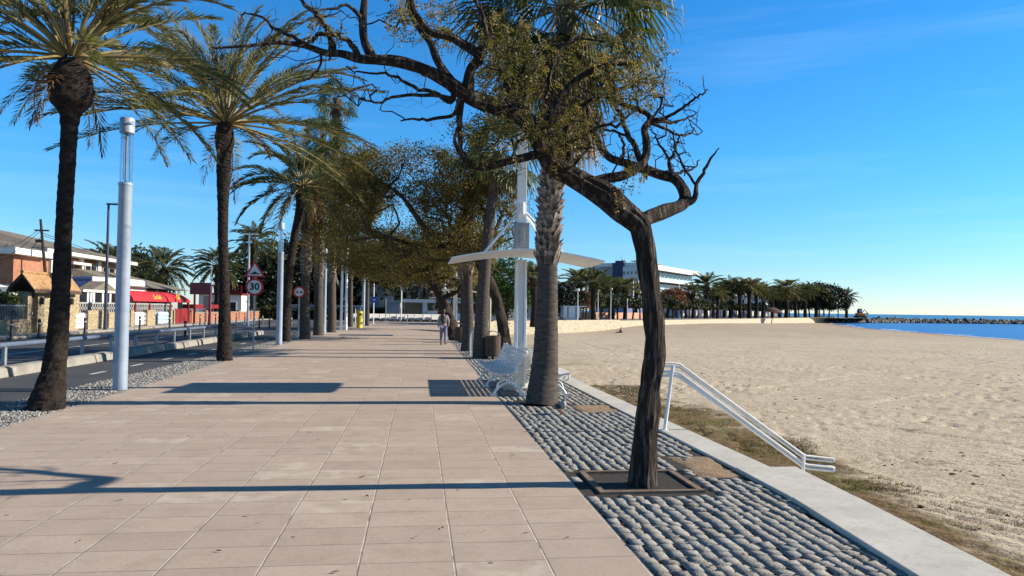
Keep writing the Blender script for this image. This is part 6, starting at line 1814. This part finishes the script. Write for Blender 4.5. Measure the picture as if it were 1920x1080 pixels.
# ================================================================ SEAFRONT ACROSS THE BAY
# cabin
Yq = 112.
o = empty('cabin', (AT(1073, 590, Yq)[0], Yq, 0), 'pale grey-white cabin with a flat roof on the stone sea wall', 'cabin'); og = tuple(o.location)
xa, xb = AT(1057, 590, Yq)[0], AT(1088, 590, Yq)[0]; zt = AT(1073, 575, Yq)[2]; z0 = AT(1073, 596, Yq)[2]
mb = MB(); mb.box(xa, xb, Yq, Yq+2.6, z0, zt); mb.build('wall', M['white'], o, og, bevel=.04)
mb = MB(); mb.box(xa-.1, xb+.9, Yq-.3, Yq+2.9, zt, zt+.12); mb.build('roof', M['mast'], o, og)
mb = MB()
for q in (.25, .75): x_ = xa+(xb-xa)*q; mb.box(x_-.14, x_+.14, Yq-.03, Yq+.01, z0, zt)
mb.build('door_panels', M['steel'], o, og)
mb = MB(); mb.box(xa+.3, xb-.2, Yq+.3, Yq+2.3, 0, z0); mb.build('plinth', M['white'], o, og)
for px, py, pt, lab in [(1083, 603.5, 545, 'globe street light right beside the white cabin'), (1121, 601.5, 547, 'globe street light in the middle of the three'), (1145, 602, 544, 'globe street light nearest the stone wall end')]:
    streetlight(px, py, pt, 'mast', lab, 'globe', .055)
for px, py, pt, lab in [(1043, 602, 572, 'short white post left of the white cabin'), (1116, 601.5, 552, 'plain white pole beside the middle globe light'), (1176, 601, 560, 'plain thin white pole in front of the hotel')]:
    b0 = G(px, py); o = empty('signpost', tuple(b0), lab, 'post'); zt = AT(px, pt, b0[1])[2]
    mb = MB(); mb.tube([(0, 0, 0), (0, 0, zt)], .06, 6); mb.build('post', M['mast'], o); mb = MB(); mb.cyl((0, 0), .1, zt-.3, zt, 8); mb.build('cap', M['white'], o)
# brick wall and bushes behind
o = empty('brick_wall', (30, 140, 0), 'long low orange brick wall behind the globe lights', 'wall'); og = tuple(o.location)
a_, b_ = AT(1050, 590, 138), AT(1210, 590, 160)
mb = MB(); mb.prism([(a_[0], a_[1]), (b_[0], b_[1]), (b_[0], b_[1]+.4), (a_[0], a_[1]+.4)], 1.3, 'z', 0); mb.build('wall', M['pinkwall'], o, og)
# hotel
def prismbox(mb, A, B, dep, z0, z1, off=0.):
    d = (B-A)[:2]; d /= np.linalg.norm(d); n_ = np.array([-d[1], d[0]])
    a, b = A[:2]-n_*off, B[:2]-n_*off
    mb.prism([tuple(a), tuple(b), tuple(b+n_*dep), tuple(a+n_*dep)], z1-z0, 'z', z0)
HA, HB = AT(1196, 590, 236), AT(1305, 590, 286)
ho = empty('hotel', (HA[0], HA[1], 0), 'white hotel with long balconies and a navy stair tower beyond the palms', 'hotel'); og = tuple(ho.location)
d_ = (HB-HA)[:2]; d_ /= np.linalg.norm(d_); nv = np.array([-d_[1], d_[0]])
zr = AT(1196, 492, 236)[2]
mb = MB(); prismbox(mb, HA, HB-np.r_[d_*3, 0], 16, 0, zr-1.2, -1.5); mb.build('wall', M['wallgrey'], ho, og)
mb = MB(); prismbox(mb, HA, HB, 17.4, zr-1.7, zr, 1.4); mb.build('roof_slab', M['wallwhite'], ho, og)
mb = MB(); prismbox(mb, HA, HB-np.r_[d_*2, 0], .4, zr-4.3, zr-1.7, -1.05); mb.build('window_band', M['glassdark'], ho, og)
nb_ = 14
for fl, zf in enumerate((zr-5.6, zr-9.1, zr-12.6)):
    mb = MB(); prismbox(mb, HA, HB-np.r_[d_*2, 0], 3.0, zf, zf+.5, 1.2); mb.build('balcony', M['wallwhite'], ho, og)
    mb = MB()
    prismbox(mb, HA, HB-np.r_[d_*2, 0], .08, zf+.56, zf+1.5, 1.15); mb.build('railing', M['bluegate'], ho, og)
    if fl: mb = MB(); prismbox(mb, HA, HB-np.r_[d_*2, 0], .4, zf+.6, zf+2.9, -1.05); mb.build('window_band', M['glassdark'], ho, og)
for k in range(nb_):
    A = HA+np.r_[d_*(k+.5)*(np.linalg.norm((HB-HA)[:2])-3)/nb_, 0]; mb = MB(); prismbox(mb, A, A+np.r_[d_*.35, 0], .5, zr-4.3, zr-1.7, .1-1.1+.0); mb.build('pier', M['wallwhite'], ho, og)
# shaded end block facing the camera, with windows
e0, e1 = AT(1157, 590, 240), AT(1197, 590, 235)
mb = MB(); prismbox(mb, e0, e1, 14, 0, AT(1175, 500, 238)[2]); mb.build('end_block', M['wallwhite'], ho, og)
for row_ in (509, 522, 536, 550):
    for pp in (1160, 1168, 1175, 1182, 1190):
        a = e0+(e1-e0)*(pp-1157)/40.; b = e0+(e1-e0)*(pp+3.6-1157)/40.
        mb = MB(); prismbox(mb, a, b, .05, AT(pp, row_+6, 238)[2], AT(pp, row_, 238)[2], .06); mb.build('window', M['glassdark'], ho, og)
t0_, t1_ = AT(1147.5, 590, 240), AT(1169, 590, 239)
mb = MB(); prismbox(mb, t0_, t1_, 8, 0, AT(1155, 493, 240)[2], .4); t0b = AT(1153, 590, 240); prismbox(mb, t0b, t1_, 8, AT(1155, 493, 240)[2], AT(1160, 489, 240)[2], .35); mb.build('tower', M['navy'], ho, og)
mb = MB(); q = AT(1167, 590, 240); mb.tube([(q[0], q[1]+2, zr-1), (q[0], q[1]+2, zr+2.6)], .08, 5)
for pp in (1172, 1176): q = AT(pp, 590, 242); mb.ell((q[0], q[1]+3, zr+.9), (.5, .3, .5))
prismbox(mb, HA+np.r_[d_*16, 0], HA+np.r_[d_*38, 0], 4, zr+1.5, zr+1.8, -5)
for k in range(5): A = HA+np.r_[d_*(16+5.3*k), 0]; mb.tube([(A[0]+nv[0]*6, A[1]+nv[1]*6, zr), (A[0]+nv[0]*6, A[1]+nv[1]*6, zr+1.6)], .1, 5)
mb.build('roof_equipment', M['steel'], ho, og)
mb = MB(); q0, q1 = AT(1172, 590, 215), AT(1212, 590, 222); prismbox(mb, q0, q1, 5, 0, AT(1190, 549, 218)[2]); mb.build('blue_annex', M['bluepaintshade'], ho, og)
# lower buildings along the front
for pa, pb, Y, yt, lab, mt in [(1318, 1350, 262, 560, 'grey low building right of the hotel', 'wallgrey'), (1352, 1382, 285, 558, 'pale yellow low building among the seafront palms', 'stone'), (1384, 1400, 300, 556, 'small pale building left of the middle canopy mast', 'wallwhite'),
                               (1420, 1436, 320, 560, 'white building glimpsed beyond the pollarded trees', 'wallwhite')]:
    house('seafront_building', pa, pb, Y, yt, lab, mt, [(pa+3, pa+7, yt+6, yt+12), (pb-9, pb-5, yt+6, yt+12)])
# shaded seafront arcade under the trees
o = empty('seafront_arcade', (60, 190, 0), 'shaded low arcade behind the seafront trees', 'arcade'); og = tuple(o.location)
a_, b_ = AT(1236, 590, 200), AT(1462, 590, 330)
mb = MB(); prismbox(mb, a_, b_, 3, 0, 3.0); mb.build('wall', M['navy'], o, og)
for k in range(26):
    A = a_+(b_-a_)*(k+.3)/26; B = A+(b_-a_)*.012
    mb = MB(); prismbox(mb, A, B, .1, .4, 2.1 if k % 3 else 1.2, .15); mb.build('panel', M['wallwhite'] if k % 2 else M['wallgrey'], o, og)

# palms across the bay
rgp = np.random.default_rng(5)
protos = []
for k, (mt, nf_, dr) in enumerate([('pfrond2', 46, 58), ('pfrond2', 50, 50), ('pfrond', 44, 64)]):
    p_ = phoenix('seafront_palm', (0, 0, 0), [np.array([0, 0, -.2]), np.array([.1, .05, 3.]), np.array([.0, .1, 6.2])], [.38, .30, .34, .42], 'x', nf=nf_, L=3.0, seed=80+k, bulge=.35, mat=mt, dry=5, ll=.55, wl=.036, droop=dr, e_lo=-32)
    protos.append((p_, [False]))
HP = 8.6
far = [(1000, 76, 489, 'tall seafront palm just right of the near canopy mast'), (1086, 118, 500, 'left one of two crossing palms above the white cabin'), (1113, 112, 503, 'right one of two crossing palms above the white cabin'),
       (1148, 150, 520, 'palm in front of the navy hotel tower'), (1172, 145, 518, 'palm in front of the shaded hotel end'), (1130, 155, 528, 'smaller palm left of the hotel'), (1192, 165, 527, 'palm behind the near tree trunk by the hotel'),
       (1252, 178, 540, 'palm under the left end of the hotel balconies'), (1300, 182, 531, 'palm under the right end of the hotel balconies'), (1324, 192, 512, 'tallest palm right of the hotel'),
       (1345, 196, 536, 'small palm right of the tallest one'), (1370, 206, 520, 'bushy palm left of the middle seafront group'), (1388, 210, 522, 'middle palm of the seafront group'), (1405, 206, 518, 'right palm of the seafront group'),
       (1430, 226, 532, 'palm right of the seafront group'), (1448, 232, 538, 'low palm left of the dark tree mass'), (1338, 205, 540, 'short palm between the tallest palm and the seafront group'), (1358, 212, 530, 'palm at the left edge of the seafront group'), (1417, 222, 528, 'palm behind the right canopy masts'), (1462, 240, 534, 'palm overlapping the left pines'), (1286, 190, 545, 'low palm below the hotel roof end'), (1236, 185, 548, 'low palm just right of the near tree trunk'), (1474, 240, 521, 'tall palm standing above the left end of the dark tree mass'),
       (1492, 250, 538, 'palm at the left end of the dark tree mass'), (1510, 262, 530, 'palm rising from the middle of the dark tree mass'), (1530, 268, 530, 'second palm rising from the dark tree mass'), (1587, 282, 541, 'lone palm at the right tip of the tree mass'),
       (206, 108, 455, 'small distant palm behind the dark blue street light')]
for i, (px, Y, yt, lab) in enumerate(far):
    pr, us = protos[(i*2) % 3]
    o_ = put_tree(pr, us, px, Y, yt, lab, 'distant palms', i*1.7, 0, HP, 1.25)
for px, Y, yc, Lp, sd, lab in [(305, 92, 506, 4.0, 301, 'big canary palm behind the red awning'), (408, 92, 500, 3.3, 302, 'canary palm behind the second date palm trunk'), (474, 102, 455, 3.6, 303, 'tall canary palm above the speed sign')]:
    q = AT(px, 590, Y); zc_ = AT(px, yc, Y)[2]
    phoenix('canary_palm', (q[0], q[1], 0), [np.array([q[0], q[1], -.1]), np.array([q[0], q[1], zc_*.5]), np.array([q[0], q[1], zc_])], [.45, .38, .42], lab, nf=74, nl=34, L=Lp, seed=sd, bulge=.3, mat='pfrond2', dry=5, group='distant palms', ll=.55, wl=.034, droop=72, e_lo=-50)
# pollarded umbrella trees along the front
um = blob_tree('pollarded_tree', 'x', 3.6, 2.5, .9, .14, 90, 40, 70, .30, 'olive'); uu = [False]
k = 0
for px in (1098, 1112, 1128, 1143, 1158, 1172, 1186, 1200, 1246, 1262, 1278, 1292, 1308, 1323, 1338, 1352, 1366, 1380, 1394, 1408, 1421, 1434, 1446):
    Y = np.interp(px, [1098, 1200, 1320, 1446], [132, 148, 190, 250]); q = AT(px, 590, Y)
    place(um, uu, (q[0], q[1], 0), k*1.1, (1.35+.1*math.sin(k*2.3), 1.35, 1.2+.08*math.sin(k*1.7)), 'low pollarded tree with a flat olive crown in the row along the seafront', 'pollarded trees along the seafront'); k += 1
ra = blob_tree('rust_tree', 'x', 6, 2.3, 2.0, .2, 91, 30, 80, .35, 'rust'); ur = [False]
put_tree(ra, ur, 1262, 170, 540, 'rust-orange leaved tree in front of the hotel', None, 0, 0, 6)
put_tree(ra, ur, 1093, 126, 545, 'brownish tree behind the crossing palms', None, 1, 0, 6)
# dark tree mass on the point: pines with trunks showing
pine = blob_tree('pine_tree', 'x', 12, 6.0, 4.4, .34, 92, 90, 120, .75, 'ever'); up = [False]
for i, (px, Y, yt, lab, xs) in enumerate([(1462, 262, 545, 'leftmost dark pine of the wooded point', .8), (1480, 268, 545, 'second dark pine of the wooded point', .8), (1498, 272, 541, 'third dark pine of the wooded point', .9), (1518, 276, 535, 'dark pine in the middle of the wooded point', .9),
        (1536, 272, 534, 'tall dark pine right of the middle of the wooded point', .9), (1554, 276, 538, 'dark pine on the right slope of the wooded point', .9), (1571, 280, 546, 'lowest dark pine at the right of the wooded point', .8), (1545, 286, 540, 'dark pine at the back of the wooded point', 1.0)]):
    put_tree(pine, up, px, Y, yt, lab, None, i*1.1, 0, 12, xs)
# thatched parasol on the beach edge
b0 = AT(1446, 600, 190)
o = empty('beach_parasol', (b0[0], b0[1], -1.7), 'dark thatched parasol leaning on the far beach', 'parasol')
mb = MB(); mb.tube([(0, 0, 0), (0, 0, 4.4)], .12, 8); mb.build('pole', M['bark2'], o)
mb = MB(); mb.lathe((0, 0, 3.6), [(2.7, 0), (2.2, .45), (1.2, .95), (.1, 1.3)], 20); mb.build('canopy', M['soil'], o); o.rotation_euler = (0, .14, 0)

# breakwater
t0 = AT(1515, 603, 272)[:2]; t1 = AT(1700, 603, 300)[:2]; t2 = AT(1990, 603, 300)[:2]
r_ = np.random.default_rng(9)
Vs = []; Fs = []
ic = np.array([(1, 0, 0), (-1, 0, 0), (0, 1, 0), (0, -1, 0), (0, 0, 1), (0, 0, -1), (.7, .7, .5), (-.7, .7, .5), (.7, -.7, .5), (-.7, -.7, .5), (.7, .7, -.5), (-.7, .7, -.5), (.7, -.7, -.5), (-.7, -.7, -.5)])
mbr = bpy.data.meshes.new('h')
import bmesh
bm = bmesh.new()
for c in ic: bm.verts.new(c)
bmesh.ops.convex_hull(bm, input=bm.verts); bmesh.ops.triangulate(bm, faces=bm.faces); bm.verts.index_update()
hf = np.array([[v_.index for v_ in f.verts] for f in bm.faces]); hv = np.array([v_.co[:] for v_ in bm.verts]); bm.free(); bpy.data.meshes.remove(mbr)
nk = 2600
for k in range(nk):
    s = r_.random(); P = t0+(t1-t0)*s*2 if s < .5 else t1+(t2-t1)*(s-.5)*2
    w = (r_.random()-.5)*9; hh = -1.9+1.7*(1-abs(w)/4.5)*r_.random()
    sc_ = (.4+.6*r_.random())*np.array([1, 1, .75])
    A = np.linalg.qr(r_.standard_normal((3, 3)))[0]
    V = (hv*sc_*(1+.25*r_.standard_normal((len(hv), 1))))@A+np.array([P[0], P[1]+w, hh])
    Vs.append(V); Fs.append(hf+k*len(hv))
gi_t = NT('boulders'); gi = gi_t.n('ShaderNodeNewGeometry').outputs['Random Per Island']
M['boulder'] = gi_t.done(gi_t.bsdf(gi_t.mix(gi, (.035, .038, .045), (.20, .18, .15)), .9, 0, gi_t.bump(gi_t.noise(gi_t.obj(), 2, 4), .6, .2)))
tag(link('breakwater', mesh_np('breakwater', np.concatenate(Vs), np.concatenate(Fs)), M['boulder']), 'long breakwater of dark boulders reaching out to sea', 'breakwater', kind='stuff')
mb = MB(); mb.prism([tuple(t0-[8, 2]), tuple(t1-[0, 2.5]), tuple(t2-[0, 2.5]), tuple(t2+[0, 2.5]), tuple(t1+[0, 2.5]), tuple(t0+[-8, 3])], 1.2, 'z', -2.2)
tag(mb.build('breakwater_core', M['rock']), kind='structure')
# rocky shore below the wooded point
tag(sheet('point_shore', [tuple(AT(1440, 600, 215)[:2]), tuple(AT(1530, 600, 250)[:2]), tuple(AT(1625, 600, 272)[:2]), tuple(AT(1625, 600, 330)[:2]), tuple(AT(1440, 600, 330)[:2])], .06, surf('dry_bank', (.24, .21, .13), (.16, .14, .09), .3, .95, .3)), kind='structure')
# tracked digger at the root of the breakwater
q = AT(1613, 600, 285)
o = empty('excavator', (q[0], q[1], .1), 'small machine with a dark cab and orange base at the root of the breakwater', 'digger')
for s in (-1.1, 1.1):
    mb = MB(); mb.prism([(-1.9, 0), (1.9, 0), (2.2, .4), (1.9, .8), (-1.9, .8), (-2.2, .4)], .5, 'y', s-.25); mb.build('track', M['black'], o)
mb = MB(); mb.box(-1.6, 1.7, -1.2, 1.2, .8, 1.9); mb.build('body', M['orange'], o, bevel=.15)
mb = MB(); mb.prism([(-1.3, 1.9), (.3, 1.9), (.3, 3.7), (-.9, 3.7), (-1.3, 2.8)], 1.2, 'y', -.9); mb.build('cab', M['navy'], o, bevel=.05)
mb = MB(); mb.box(-.95, .1, -.93, -.9, 2.4, 3.4); mb.build('window', M['bluegate'], o)
mb = MB(); mb.tube([(.8, .6, 1.6), (2.2, .6, 3.3), (3.4, .6, 2.0)], .18, 6); mb.ell((3.5, .6, 1.7), (.5, .4, .4)); mb.build('arm', M['black'], o)
